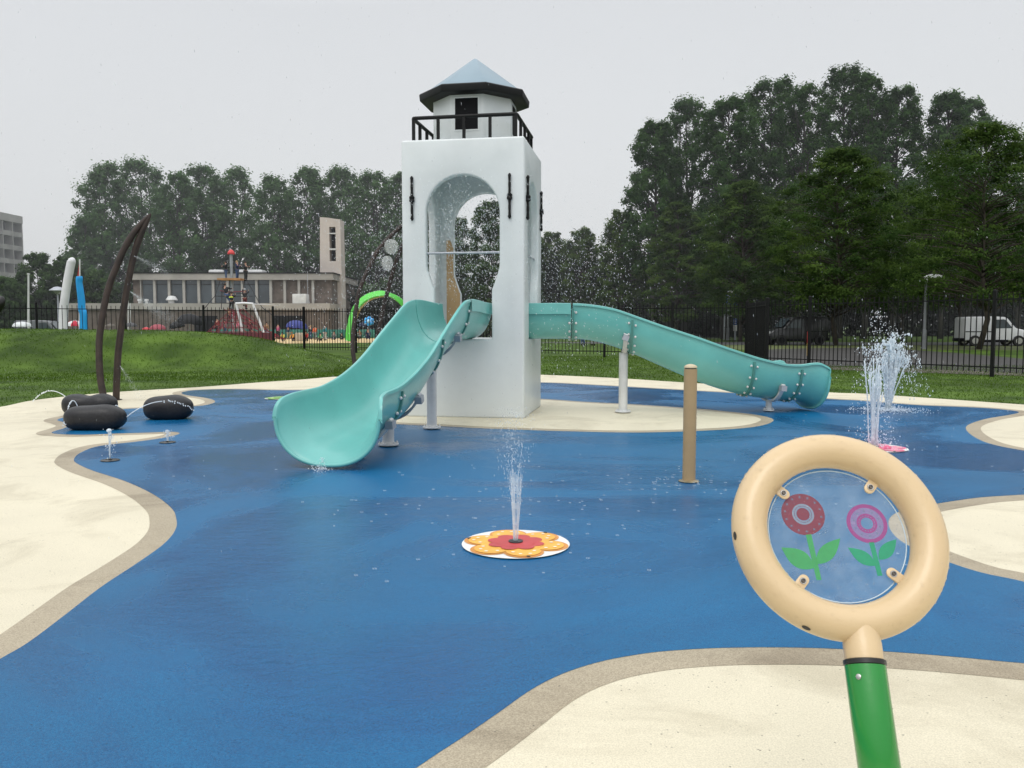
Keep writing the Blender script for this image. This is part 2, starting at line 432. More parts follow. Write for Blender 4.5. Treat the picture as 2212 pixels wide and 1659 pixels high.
# gravel path, dirt strip and road beyond the right fence
M_path = speckle_mat('path', (.040, .038, .037), (.024, .023, .022), (.060, .058, .056), .7, 40, (.8, 1.15), .3, bump=.4)
M_road = mat('road', (.05, .05, .052), .6, .12, 1, .4, 30)
M_dirt = mat('dirt', (.085, .072, .058), .8, .3, 2, .6, 25)
M_verge = mat('verge', (.075, .095, .022), .8, .3, 1.2, .8, 20)
pth = [G(u, v) for u, v in [(1640,789),(1645,757),(1780,752),(1900,752),(2060,762),(2212,775),(2400,793),(2700,810),(2700,840),(2212,806),(2000,797),(1840,791)]]
sheet('path', resample(catmull(pth, 5, True), .1), .0, M_path)
b = MB(); b.poly([G(u, v, -.004) for u, v in [(1655,788),(1655,794),(2212,812),(2600,828),(2600,818),(2212,803)]][::-1])
tag(b.build('dirt_strip', M_dirt), kind='structure')
b = MB(); b.poly([Vector(p) for p in ((12, 62.2, .001), (160, 55.0, .001), (160, 68, .001), (-2, 73, .001))]); tag(b.build('road', M_road), kind='structure')
b = MB(); b.poly([Vector(p) for p in ((14, 50, -.006), (120, 44, -.006), (140, 62, -.006), (14, 61, -.006))]); tag(b.build('verge', M_verge), kind='structure')
b = MB(); b.poly([G(u, v, 0) for u, v in [(470,741),(560,742.5),(700,741),(900,739),(1100,738),(1100,731),(900,731),(560,731)]][::-1])
tag(b.build('sand', mat('sand', (.62, .46, .24), .8, .1, 4, .4, 30)), kind='structure')
# grass: upright tufts so that the lawn edge and the mound read as grass
def grass_tufts(name, regions, m, density):
    vs = []; fs = []
    for (x0, x1, y0, y1, dens, hgt) in regions:
        n = int((x1-x0)*(y1-y0)*dens)
        X = rng.uniform(x0, x1, n); Y = rng.uniform(y0, y1, n)
        for x, y in zip(X, Y):
            # inside view wedge only, outside the deck
            if abs(x) > .72*y+3: continue
            if not outside_deck(x, y): continue
            z = lawn_h(x, y); a = rng.uniform(0, 6.283); wd = hgt*rng.uniform(.4, .8); h = hgt*rng.uniform(.5, 1.2)
            lx, ly = rng.normal(0, .35*hgt, 2); i = len(vs)
            vs += [(x-math.cos(a)*wd/2, y-math.sin(a)*wd/2, z-.01), (x+math.cos(a)*wd/2, y+math.sin(a)*wd/2, z-.01), (x+lx, y+ly, z+h)]
            fs.append((i, i+1, i+2))
    b = MB(); b.v = vs; b.f = fs; o = b.build(name, m)
    at = o.data.attributes.new('tone', 'FLOAT', 'FACE'); at.data.foreach_set('value', rng.uniform(.05, .35, len(fs)))
    return o
dk = resample(deckP, .3); DX = np.array([p.x for p in dk]); DY = np.array([p.y for p in dk])
def outside_deck(x, y):
    if y > 27: return True
    x2 = np.roll(DX, -1); y2 = np.roll(DY, -1)
    c = ((DY > y) != (y2 > y)) & (x < (x2-DX)*(y-DY)/(y2-DY+1e-12)+DX)
    return (c.sum() % 2) == 0
M_grass = leaf_mat('grass_blades', (.036, .076, .008), (.098, .175, .020), .35)
g = grass_tufts('grass', [(-17, -4, 14, 26, 150, .035), (-24, -4, 22, 34, 110, .05), (-6, 8, 22, 40, 70, .055), (6, 20, 13.5, 30, 130, .04), (10, 24, 24, 31, 60, .05)], M_grass, 1)
tag(g, 'short wet green grass on the lawn and the low mound around the splash pad', 'grass', kind='stuff')

# ------------------------------------------------------------------ lighthouse play tower
TH = math.atan(.1716); c9, s9 = math.cos(TH), math.sin(TH)
PC = G(1132, 905); PC.z = 0
ux = Vector((c9, -s9, 0)); uy = Vector((s9, c9, 0))      # right along the front, and into the tower
TC = PC-ux*1.0+uy*1.0
TM = Matrix((( ux.x, uy.x, 0, TC.x), (ux.y, uy.y, 0, TC.y), (0, 0, 1, 0), (0, 0, 0, 1)))
tower = empty('lighthouse_tower', TC, 'tall white lighthouse play tower with arched openings, black railing and pale blue roof', 'play tower')
ZT = 4.45
def mk(bm_v, bm_f):
    me = bpy.data.meshes.new('tmp'); me.from_pydata(bm_v, [], bm_f); bm = bmesh.new(); bm.from_mesh(me)
    bmesh.ops.recalc_face_normals(bm, faces=bm.faces); bm.to_mesh(me); bm.free(); o = bpy.data.objects.new('tmp', me); col.objects.link(o); return o
def prof(grow=0):
    """opening outline: (x, z) about the wall centre"""
    W = .60+grow; n = .475+grow; P = [(-n, 1.27), (-n, 2.07), (-n-.035, 2.15), (-W+.01, 2.38), (-W, 2.46), (-W, 3.28)]
    for k in range(1, 24):
        a = math.pi-math.pi*k/24; P.append((W*math.cos(a), 3.28+W*math.sin(a)))
    return P+[(-x, z) for x, z in P[:6][::-1]]
tb = MB(); tb.box((-1, -1, 0), (1, 1, ZT)); body = mk(tb.v, tb.f)
cv = MB(); cv.box((-.86, -.86, 1.27), (.86, .86, 4.28)); c0 = mk(cv.v, cv.f)
P = prof(); n = len(P)
def cutter(axis):
    vs = []
    for s in (-1.4, 1.4):
        for x, z in P: vs.append((x, s, z) if axis == 0 else (s, x, z))
    fs = [tuple(range(n)), tuple(range(2*n-1, n-1, -1))]+[(i, (i+1) % n, n+(i+1) % n, n+i) for i in range(n)]
    return mk(vs, fs)
c1, c2 = cutter(0), cutter(1)
for c in (c0, c1, c2):
    md = body.modifiers.new('x', 'BOOLEAN'); md.object = c; md.operation = 'DIFFERENCE'; md.solver = 'EXACT'
bv = body.modifiers.new('b', 'BEVEL'); bv.width = .035; bv.segments = 4; bv.limit_method = 'ANGLE'; bv.angle_limit = R(50)
bpy.context.view_layer.update(); bake(body)
for c in (c0, c1, c2): bpy.data.objects.remove(c)
body.data.transform(Matrix.Translation(-TC)@TM); body.name = 'tower_body'; body.data.name = 'tower_body'; body.parent = tower
body.data.materials.clear(); body.data.materials.append(M_white)
body.data.polygons.foreach_set('use_smooth', [True]*len(body.data.polygons)); body.data.set_sharp_from_angle(angle=R(40))
def T(x, y, z): return TM@Vector((x, y, z))
# ochre panel on the jamb of the rear opening
b = MB(); pan = [(-.72, 1.28), (-.72, 3.04)]
for z in (3.04, 2.9, 2.6, 2.46, 2.38, 2.15, 2.07, 1.28): pan.append((-.60+.0 if z >= 2.46 else (-.59 if z > 2.3 else (-.51 if z > 2.1 else -.475)), z))
pan[2] = (-.66, 3.04)
b.add([T(x, y, z) for y in (.80, .848) for x, z in pan], [tuple(range(len(pan))), tuple(range(2*len(pan)-1, len(pan)-1, -1))]+[(i, (i+1) % len(pan), len(pan)+(i+1) % len(pan), len(pan)+i) for i in range(len(pan))])
b.build('inner_panel', mat('ochre_panel', (.38, .25, .12), .5, .1, 4), tower, recalc=True)
# crossbars in the openings
for a, bb in ((T(-.62, -.93, 2.655), T(.62, -.93, 2.655)), (T(.93, -.62, 2.655), T(.93, .62, 2.655))):
    b = MB(); b.tube([a, bb], .019, 12); b.build('crossbar', M_grey, tower, smooth=True, sharp=40)
# black decorative straps
def strap(x, face, z0=3.17, z1=3.875):
    b = MB(); q = (lambda s, o, z: T(s, -1-o, z)) if face == 0 else (lambda s, o, z: T(1+o, s, z))
    zc = (z0+z1)/2-.01
    pts = []; rad = []
    for k in range(25):
        t = k/24; z = z0+(z1-z0)*t; pts.append(q(x, .028, z))
        r = .019+.004*abs(math.sin(t*math.pi*6))
        if k in (0, 24): r = .012
        if k in (1, 23): r = .028
        rad.append(r)
    b.tube(pts, rad, 10)
    b.lathe(q(x, .028, zc-.05), [(.026, 0), (.043, .012), (.043, .04), (.036, .05), (.043, .06), (.043, .088), (.026, .1)], 12)
    for z in (zc, z0+.04, z1-.04): b.tube([q(x, -.005, z), q(x, .03, z)], .011, 8)
    b.build('shutter_strap', M_black, tower, smooth=True, sharp=50)
for x in (-.82, .77): strap(x, 0)
for x in (-.80, .80): strap(x, 1)
# railing
b0 = .85; zr = 4.825
cor = [(-b0, -b0), (b0, -b0), (b0, b0), (-b0, b0)]
b = MB(); ring = []
for i in range(4):
    x0, y0 = cor[i]; x1, y1 = cor[(i+1) % 4]; d = Vector((x1-x0, y1-y0)).normalized()*.05; pr = cor[i-1]; e2 = Vector((pr[0]-x0, pr[1]-y0)).normalized()*.05
    ring += [T(x0+e2.x, y0+e2.y, zr), T(x0+e2.x*.3+d.x*.3, y0+e2.y*.3+d.y*.3, zr), T(x0+d.x, y0+d.y, zr)]
b.tube(ring, .031, 12, closed=True); b.build('top_rail', M_black, tower, smooth=True)
for i in range(4):
    x0, y0 = cor[i]; x1, y1 = cor[(i+1) % 4]
    for k in range(4):
        t = k/4; x = x0+(x1-x0)*t; y = y0+(y1-y0)*t
        if k == 0: x *= .985; y *= .985
        b = MB(); b.box((x-.023, y-.023, ZT-.005), (x+.023, y+.023, zr-.012), TM); b.build('railing_post', M_black, tower)
# lantern room: octagon with flat faces to the tower sides
def octo(ap, z): return [T(ap/math.cos(math.pi/8)*math.cos(math.pi/8+k*math.pi/4), ap/math.cos(math.pi/8)*math.sin(math.pi/8+k*math.pi/4), z) for k in range(8)]
def prism(b, rings, cap0=True, cap1=True):
    n0 = len(b.v); 
    for r_ in rings: b.v += [tuple(p) for p in r_]
    for i in range(len(rings)-1):
        for k in range(8):
            l = (k+1) % 8; b.f.append((n0+i*8+k, n0+i*8+l, n0+(i+1)*8+l, n0+(i+1)*8+k))
    if cap0: b.f.append(tuple(n0+k for k in range(7, -1, -1)))
    if cap1: b.f.append(tuple(n0+(len(rings)-1)*8+k for k in range(8)))
b = MB(); prism(b, [octo(.66, ZT-.003), octo(.66, 5.27)]); o = b.build('lantern_room', M_white, tower); bevel(o, .012, 2)
b = MB(); prism(b, [octo(.84, 5.215), octo(.868, 5.225), octo(.878, 5.325), octo(.86, 5.345), octo(.74, 5.35)]); o = b.build('roof_eave', M_black, tower); bevel(o, .006, 2)
b = MB(); prism(b, [octo(.80, 5.335), octo(.80, 5.352), octo(.03, 5.972), octo(.012, 5.98)]); o = b.build('roof', M_roof, tower); bevel(o, .008, 2)
for (sx_, sy_) in ((0, -1), (1, 0)):
    b = MB(); wdt, z0, z1 = .19, 4.66, 5.16
    q = (lambda s, o, z: T(s, -.66-o, z)) if sx_ == 0 else (lambda s, o, z: T(.66+o, s, z))
    def slab(bb, a0, a1, zz0, zz1, o0, o1):
        p = [q(a, o_, z) for o_ in (o0, o1) for (a, z) in ((a0, zz0), (a1, zz0), (a1, zz1), (a0, zz1))]
        bb.add(p, [(0, 1, 2, 3), (7, 6, 5, 4), (0, 4, 5, 1), (1, 5, 6, 2), (2, 6, 7, 3), (3, 7, 4, 0)])
    slab(b, -wdt, wdt, z0, z1, -.01, .004); wn = b.build('window', M_dark, tower, recalc=True)
    b = MB()
    for a0, a1, zz0, zz1 in ((-wdt-.02, -wdt, z0-.02, z1+.02), (wdt, wdt+.02, z0-.02, z1+.02), (-wdt, wdt, z1, z1+.02), (-wdt, wdt, z0-.02, z0)):
        slab(b, a0, a1, zz0, zz1, -.01, .012)
    b.build('window_frame', M_white, wn, recalc=True)

# ------------------------------------------------------------------ slides
def sweep_slide(name, label, stations, joints, posts, n=96):
    """stations: (X, Y, bed z, half width, wall height)"""
    C = catmull([Vector(s[:3]) for s in stations], 12); W = catmull([Vector((s[3], s[4], 0)) for s in stations], 12)
    m = len(C); K = 15; root = empty(name, (stations[0][0], stations[0][1], 0), label, 'slide', 'turquoise slides leaving the white tower')
    def frame(i):
        t = C[min(i+1, m-1)]-C[max(i-1, 0)]; t.z = 0; t.normalize(); return t, Vector((-t.y, t.x, 0))
    def inner(i, extra=0):
        t, s = frame(i); w_, h_ = W[i].x, W[i].y; P = []
        for k in range(-K, K+1):
            a = math.pi/2*k/K; sn, cs = math.sin(a), math.cos(a)
            x = (w_+extra)*math.copysign(abs(sn)**.86, sn); z = (h_)*(1-abs(cs)**.92)-extra*abs(cs)
            P.append(C[i]+s*x+Vector((0, 0, z)))
        return P, s
    def section(i, dr=.026):
        P, s = inner(i); Q, _ = inner(i, .016)
        a, z = P[0], P[-1]; up = Vector((0, 0, 1))
        left = [a+up*.010-s*.006, a+up*.012-s*.022, a+up*.004-s*.042, a-up*dr-s*.045, a-up*(dr+.002)-s*.036, a-up*.010-s*.030]
        right = [z+up*.010+s*.006, z+up*.012+s*.022, z+up*.004+s*.042, z-up*dr+s*.045, z-up*(dr+.002)+s*.036, z-up*.010+s*.030]
        return P+right+Q[::-1]+left[::-1]
    cuts = [0]+[min(range(m), key=lambda i: (C[i]-Vector((jx, jy, C[i].z))).length) for jx, jy in joints]+[m-1]
    for a, z in zip(cuts, cuts[1:]):
        b = MB(); rings = [section(i, .17 if a == 0 else .026) for i in range(a, z+1-(a == 0))]; L_ = len(rings[0]); vs = [p for r_ in rings for p in r_]; fs = []
        for i in range(len(rings)-1):
            for k in range(L_):
                l = (k+1) % L_; fs.append((i*L_+k, i*L_+l, (i+1)*L_+l, (i+1)*L_+k))
        # end faces as strips between the inner and the outer skin
        nP = 2*K+1
        for e_ in (0, len(rings)-1):
            o_ = e_*L_
            for k in range(nP-1):
                kk = (o_+k, o_+k+1, o_+nP+6+(nP-1-k-1), o_+nP+6+(nP-1-k)); fs.append(kk if e_ else kk[::-1])
        b.add(vs, fs); b.build('chute_section', M_turq, root, smooth=True, sharp=60, recalc=True)
    P_, s_ = inner(m-1, .004); b = MB(); b.tube(P_, .021, 12); b.build('end_lip', M_turq, root, smooth=True, sharp=60)
    bolt = None
    for ci in cuts[1:-1]:
        # bolted flange round the outside of the joint
        t, s = frame(ci); b = MB(); rings = []
        for d, e_ in ((-.018, .018), (-.018, .042), (.018, .042), (.018, .018)):
            Q, _ = inner(ci, e_); rings.append([p+t*d for p in Q[1:-1]])
        L_ = len(rings[0]); vs = [p for r_ in rings for p in r_]; fs = []
        for i in range(4):
            j = (i+1) % 4
            for k in range(L_-1): fs.append((i*L_+k, i*L_+k+1, j*L_+k+1, j*L_+k))
        fs += [(0, L_, 2*L_, 3*L_), (L_-1, 4*L_-1, 3*L_-1, 2*L_-1)]
        b.add(vs, fs); b.build('joint_flange', M_turqd, root, smooth=True, sharp=40, recalc=True)
        Q, _ = inner(ci, .030)
        for d in (-.055, .055):
            for k in (2, 5, 8, 11, 14, 2*K-14, 2*K-11, 2*K-8, 2*K-5, 2*K-2):
                p = Q[k]+t*d
                j = min(m-1, max(0, ci+(1 if d > 0 else -1))); p = p+Vector((0, 0, (C[j].z-C[ci].z)*abs(d)/max(.01, (C[j]-C[ci]).length)))
                if bolt is None:
                    bb = MB(); bb.ball((0, 0, 0), .021, 8, 6); bolt = bb.build('bolt', M_whitemetal, None, smooth=True); bolt.parent = root; bolt.location = p-wloc(root)
                else: copy_part(bolt, p-wloc(root), root)
    for (px_, py_, rad, cut) in posts:
        ci = min(range(m), key=lambda i: (C[i]-Vector((px_, py_, C[i].z))).length); t, s = frame(ci)
        base = C[ci].copy()
        Q0, _ = inner(ci, .034); Q1, _ = inner(ci, .066); ks = list(range(5, 2*K-4)); b = MB(); rings = []
        tilt = (C[min(ci+2, m-1)]-C[max(ci-2, 0)]).normalized()
        for Q, d in ((Q0, -.035), (Q1, -.035), (Q1, .035), (Q0, .035)): rings.append([Q[k]+tilt*d for k in ks])
        L_ = len(ks); vs = [p for r_ in rings for p in r_]; fs = []
        for i in range(4):
            j = (i+1) % 4
            for k in range(L_-1): fs.append((i*L_+k, i*L_+k+1, j*L_+k+1, j*L_+k))
        fs += [(0, L_, 2*L_, 3*L_), (L_-1, 4*L_-1, 3*L_-1, 2*L_-1)]
        b.add(vs, fs); sb = b.build('saddle_bracket', M_grey if rad > .06 and cut else M_whitemetal, root, smooth=True, sharp=40, recalc=True)
        for k in (6, 2*K-6):
            bb = MB(); bb.box((-.045, -.045, -.05), (.045, .045, .05), Matrix.Translation(Q1[k])@tilt.to_track_quat('Z', 'Y').to_matrix().to_4x4()); o_ = bb.build('clamp', M_grey, sb); 
        gz = .02
        b = MB(); b.tube([(base.x, base.y, gz), (base.x, base.y, base.z-.06)], rad, 24); po = b.build('support_post', M_whitemetal, root, smooth=True, sharp=40)
        b = MB(); b.lathe((base.x, base.y, gz), [(rad*1.75, 0), (rad*1.8, .004), (rad*1.8, .018), (rad*1.74, .022), (rad*1.15, .023), (rad*1.02, .045)], 28); pl = b.build('base_plate', M_whitemetal, po, smooth=True, sharp=40)
        pb = None
        for k in range(6):
            a = k*math.pi/3+.3; p = Vector((base.x+math.cos(a)*rad*1.5, base.y+math.sin(a)*rad*1.5, gz+.03))
            if k == 0:
                bb = MB(); bb.lathe((0, 0, 0), [(.013, -.01), (.013, .006), (.009, .016), (.003, .019)], 8); pb = bb.build('anchor_bolt', M_whitemetal, None, smooth=True, sharp=40); pb.parent = po; pb.location = p-wloc(po)
            else: copy_part(pb, p-wloc(po), po)
    return root, C, W
def s1(Y): return -.815-.2247*(13.25-Y)
S1 = []
for Y, bed, w_, rimz in [(13.55,1.28,.41,1.84),(13.1,1.28,.41,1.85),(12.7,1.28,.41,1.87),(12.3,1.25,.41,1.87),(11.9,1.16,.41,1.81),(11.4,.98,.41,1.60),(10.9,.76,.415,1.37),(10.4,.53,.42,1.13),(10.0,.38,.42,.98),(9.6,.29,.425,.87),(9.2,.235,.44,.80),(8.85,.20,.465,.775),(8.64,.165,.50,.755),(8.52,.12,.54,.715),(8.45,.08,.562,.64),(8.42,.05,.572,.53)]:
    S1.append((s1(Y)-(.02 if Y < 9 else 0), Y, bed, w_, rimz-bed))
sl1, C1, W1 = sweep_slide('open_slide', 'turquoise open slide coming toward the viewer from the front of the white tower', S1, [(s1(12.25), 12.25), (s1(10.95), 10.95), (s1(9.35), 9.35)], [(s1(11.75), 11.75, .072, 1), (s1(10.08), 10.08, .072, 1), (s1(9.1), 9.1, .06, 1)])
S2 = []
for X, Y, bed, w_, rimz in [(.02,14.07,1.28,.41,1.85),(.5,14.03,1.28,.41,1.85),(.9,13.99,1.28,.41,1.85),(1.3,13.96,1.26,.41,1.83),(1.7,13.93,1.16,.41,1.76),(2.1,13.91,1.01,.41,1.62),(2.6,13.90,.79,.415,1.44),(3.1,13.92,.58,.42,1.27),(3.6,13.96,.41,.42,1.09),(4.05,14.03,.30,.425,.94),(4.42,14.12,.245,.43,.85),(4.70,14.20,.215,.44,.83),(4.90,14.27,.20,.455,.85),(5.04,14.32,.165,.485,.85),(5.14,14.355,.12,.515,.80),(5.19,14.375,.08,.53,.72),(5.22,14.385,.05,.54,.61)]:
    S2.append((X, Y, bed, w_, rimz-bed))
sl2, C2, W2 = sweep_slide('open_slide', 'turquoise open slide running sideways from the right side of the white tower', S2, [(1.05, 13.98), (2.0, 13.91), (3.95, 14.02), (4.74, 14.21)], [(1.9, 13.92, .076, 0), (4.45, 14.13, .052, 0)])

# ------------------------------------------------------------------ post, pebbles, ribs, mats
p = G(1488, 1041)
tp = empty('spray_post', p, 'slim sand coloured post standing alone on the blue floor in front of the tower', 'post')
b = MB(); b.lathe((p.x, p.y, .01), [(.062, 0), (.062, 1.075)], 32); b.build('shaft', M_tan, tp, smooth=True, sharp=40)
b = MB(); b.lathe((p.x, p.y, 1.085), [(.056, 0), (.056, .010)], 32); b.build('groove', M_rubber, tp, smooth=True, sharp=40)
b = MB(); b.lathe((p.x, p.y, 1.095), [(.062, 0), (.062, .008), (.056, .018), (.040, .028), (.02, .034), (.004, .036)], 32); b.build('cap', mat('post_cap', (.50, .42, .28), .4, .05, 4), tp, smooth=True, sharp=50)
b = MB(); b.lathe((p.x, p.y, .010), [(.10, 0), (.092, .004), (.07, .008), (.063, .014)], 32); b.build('base_ring', mat('wet_ring', (.22, .18, .11), .25, .3, 20), tp, smooth=True)
def pebble(name, base, hw, hd, hh, dip, rz, label):
    b = MB(); b.ball((0, 0, 0), 1, 48, 28); M = Matrix.Rotation(rz, 3, 'Z'); off = Vector((base.x, base.y, 0)); vs = []
    for x, y, z in b.v:
        # fuller than an ellipsoid, waisted in the middle, flat underneath
        f = (1/max(1e-6, (abs(x)**2.6+abs(y)**2.6+abs(z)**2.6)**(1/2.6)))
        x, y, z = x*f, y*f, z*f; wst = 1-dip*math.exp(-(x/.38)**2)
        q = Vector((x*hw, y*hd*wst, max(-.82, z*wst*(1+.04*math.sin(x*5)))*hh+hh*.82)); q = M@q; vs.append(q+off+Vector((0, 0, .008)))
    b.v = vs; o = b.build(name, M_stone, smooth=True); o.data.update()
    # origin at its base
    o.data.transform(Matrix.Translation(-off)); o.location = off
    return tag(o, label, 'pebble', 'giant black spray pebbles')
pebble('giant_pebble', G(207, 928), .425, .22, .195, .05, .05, 'big black bean shaped pebble seat in front, nearest of the three')
pebble('giant_pebble', G(365, 905), .375, .24, .205, 0, .12, 'big black oval pebble seat standing apart on the right with a thin water arc')
pebble('giant_pebble', G(195, 897), .455, .24, .205, .27, -.1, 'big dark peanut shaped pebble seat behind the bean shaped one')
def rib_pair(label, Y0, left, right, wid, name='water_rib_arch'):
    P0 = A(*left[0], Y0[0]); root = empty(name, (P0.x, P0.y, 0), label, 'play sculpture', 'pairs of brown curved ribs')
    for pts, (ya, yb) in ((left, (Y0[0], Y0[2])), (right, (Y0[1], Y0[2]))):
        n = len(pts); Q = [A(u, v, ya+(yb-ya)*i/(n-1)) for i, (u, v) in enumerate(pts)]; Q[0].z = 0
        C = catmull(Q, 6); m = len(C); rad = []
        for i in range(m):
            t = i/(m-1); rad.append(wid*(.98-.05*t if t < .8 else .94*math.sqrt(max(0.0, 1-((t-.8)/.2)**1.6))+.06)*(1+.05*noise.noise(C[i]*6)))
        b = MB(); b.tube(C, rad, 16); b.build('rib', M_bone, root, smooth=True, sharp=60)
        b = MB(); b.lathe((C[0].x, C[0].y, .004), [(wid*1.7, 0), (wid*1.65, .012), (wid*1.1, .014)], 20); b.build('base_plate', M_bone, root, smooth=True, sharp=50)
    return root
rib_pair('pair of brown curved ribs meeting in a point, left behind the black pebbles', (16.0, 16.35, 16.2), [(226,866),(217,819),(214,766),(215.6,722),(224,667),(235,620),(250.5,579),(268,538),(293.5,497),(326,461)], [(251,865),(252,825),(255,766),(260,722),(268,663),(276,614),(289.6,550),(305,505),(326,461)], .066)
rib_pair('pair of brown curved ribs partly hidden behind the white tower', (17.2, 18.2, 17.7), [(771,852),(768,800),(762,755),(763,718),(767,682),(776.6,627),(798,577),(822,534),(868,488),(900,466)], [(812,842),(811,790),(815,730),(832,651),(849,586),(868,534),(900,466)], .048)
# clear water buckets hanging between the hidden ribs
def bucket(cu, cv_, Y, ru, rv, label):
    c = A(cu, cv_, Y); r1 = ru/F*Y; r2 = rv/F*Y; b = MB()
    b.lathe((c.x, c.y, c.z-r2), [(r1*.30, 0), (r1*.62, r2*.18), (r1*.88, r2*.55), (r1*1.0, r2*1.0), (r1*.92, r2*1.5), (r1*.66, r2*1.85), (r1*.35, r2*2)], 20)
    o = b.build('water_bucket', M_clear, smooth=True); return tag(o, label, 'bucket', 'clear plastic water buckets between the ribs')
bucket(845, 533, 17.5, 15, 15.5, 'larger clear plastic bucket hanging upright between the brown ribs')
bucket(836.5, 569, 17.5, 12.5, 15.5, 'narrow clear plastic bucket hanging below the larger one')
# printed mats with a spray nozzle
def spray_mat(u, v, rad, petals, c_out, c_in, c_heart, label, z=.010, holes=True, rot=0):
    g0 = G(u, v); g0.z = 0; root = empty('spray_flower', g0, label, 'floor mat'); n = 96
    def disc(rf, zz): return [Vector((g0.x+rf(k)*math.cos(2*math.pi*k/n), g0.y+rf(k)*math.sin(2*math.pi*k/n), zz)) for k in range(n)]
    def lay(name, rf, zz, m_):
        b = MB(); P = disc(rf, zz); b.v = [tuple(p) for p in P]+[(g0.x, g0.y, zz)]; b.f = [(k, (k+1) % n, n) for k in range(n)]; return b.build(name, m_, root)
    def fl(R0, amp): return lambda k: R0*(1-amp+amp*abs(math.cos(petals*(2*math.pi*k/n+rot)/2))**.55)
    lay('mat_rim', lambda k: rad, z+.003, mat('mat_white', (.74, .74, .72), .35, .05, 8, .2, 120))
    def blobs(name, nb, R0, dist, m_, z0, core):
        b = MB()
        for k in range(nb):
            a = 2*math.pi*k/nb-rot; c = Vector((g0.x+math.cos(a)*dist, g0.y+math.sin(a)*dist, z0+k*.0003)); P = [(c.x+R0*math.cos(2*math.pi*j/32), c.y+R0*math.sin(2*math.pi*j/32), c.z) for j in range(32)]; b.poly(P)
        if core: b.poly([(g0.x+core*math.cos(2*math.pi*j/32), g0.y+core*math.sin(2*math.pi*j/32), z0+nb*.0003) for j in range(32)])
        return b.build(name, m_, root)
    blobs('outer_petals', petals, rad*.362, rad*.632, mat('mat_outer', c_out, .35, .06, 8, .2, 120), z+.005, rad*.6)
    blobs('inner_petals', petals, rad*.318, rad*.595, mat('mat_inner', c_in, .35, .08, 10, .2, 120), z+.0085, rad*.55)
    blobs('heart', petals+2, rad*.165, rad*.375, mat('mat_heart', c_heart, .35, .08, 10, .2, 120), z+.0125, rad*.36)
    b = MB()
    for k in range(petals):
        for dr, da in ((.80, .10), (.66, .30), (.66, -.30), (.78, -.12)):
            a = 2*math.pi*k/petals-rot+da; cx, cy = g0.x+math.cos(a)*rad*dr, g0.y+math.sin(a)*rad*dr
            b.poly([(cx+rad*.035*math.cos(q*math.pi/4), cy+rad*.035*math.sin(q*math.pi/4), z+.0118) for q in range(8)])
    b.build('petal_dots', mat('mat_dots', (.80, .74, .60), .4, .05), root)
    b = MB(); b.lathe((g0.x, g0.y, z+.0155), [(rad*.135, 0), (rad*.135, .006), (rad*.11, .010), (rad*.05, .010), (rad*.045, .004)], 24); b.build('nozzle', M_nozzle, root, smooth=True, sharp=40)
    if holes:
        for a in (.9, 2.8, 4.95):
            cx, cy = g0.x+math.cos(a)*rad*.93, g0.y+math.sin(a)*rad*.93
            b = MB(); b.lathe((cx, cy, z+.006), [(rad*.035, 0), (rad*.035, .005), (rad*.02, .006)], 12); b.build('screw', M_nozzle, root)
    return g0
f1 = spray_mat(1114, 1177.5, .368, 6, (.62, .26, .05), (.80, .42, .06), (.50, .05, .055), 'round orange flower mat with a dark red heart, in the middle of the blue floor', rot=.3)
f2 = spray_mat(1890, 969, .37, 6, (.75, .14, .28), (.80, .25, .38), (.70, .06, .18), 'round pink flower mat behind the sand coloured ring, a jet rising from it')
f3 = spray_mat(612, 861, .37, 6, (.14, .38, .06), (.30, .55, .12), (.16, .42, .07), 'round lime green flower mat far left beside the front slide')
def nozzle(u, v, r, label):
    q = G(u, v); root = empty('floor_nozzle', (q.x, q.y, 0), label, 'nozzle', 'small floor nozzles on the left')
    b = MB(); b.lathe((q.x, q.y, .011), [(r, 0), (r*.98, .004), (r*.5, .006)], 24); b.build('cover_plate', mat('wet_plate', (.05, .045, .04), .2, .4, 20), root)
    b = MB(); b.lathe((q.x, q.y, .014), [(.02, 0), (.02, .012), (.012, .014)], 12); b.build('jet_hole', M_nozzle, root); return q
n1 = nozzle(238, 996, .10, 'round floor nozzle nearer the cream edge, thin jet above it')
n2 = nozzle(362, 957, .10, 'round floor nozzle farther back beside the cream tongue')
# ------------------------------------------------------------------ magnifying glass panel (foreground)
RY = 2.1; RC = A(1810.8, 1152.3, RY)
nn = Vector((-.035, -.865, .50)).normalized()
hd = Vector((.06, -.57, -.97)); hd = (hd-nn*hd.dot(nn)).normalized(); e1 = hd; e2 = nn.cross(e1)   # e1 to the handle
RM, RT = .2284, .0459
ringo = empty('magnifying_glass', (RC.x+.12, RC.y-.3, 0), 'giant sand coloured magnifying glass on a green pole with flower pictures on its clear lens', 'play panel')
def lens_pt(u, v, o=0):
    d = ray(u, v); t = (RC+nn*o-co.location).dot(nn)/d.dot(nn); return Vector(co.location)+d*t
b = MB(); b.tube([RC+(e1*math.cos(a)+e2*math.sin(a))*RM for a in [2*math.pi*k/128 for k in range(128)]], RT, 40, closed=True)
b.build('ring', M_ring, ringo, smooth=True)
SX = RC+e1*(RM); ph = (e1+Vector((-.10, 0, 0))).normalized()
b = MB(); b.tube([SX, SX+ph*.045, SX+ph*.048, SX+ph*.088], [.0445, .0445, .0452, .0452], 36); 
neck = b.build('neck', M_ring, ringo, smooth=True, sharp=40)
k0 = SX+ph*.086
b = MB(); b.tube([k0+ph*t for t in (0, .003, .013, .016)], [.044, .0495, .0495, .044], 36); b.build('rubber_ring', M_rubber, ringo, smooth=True, sharp=50)
k1 = k0+ph*.015; gp = [k1]
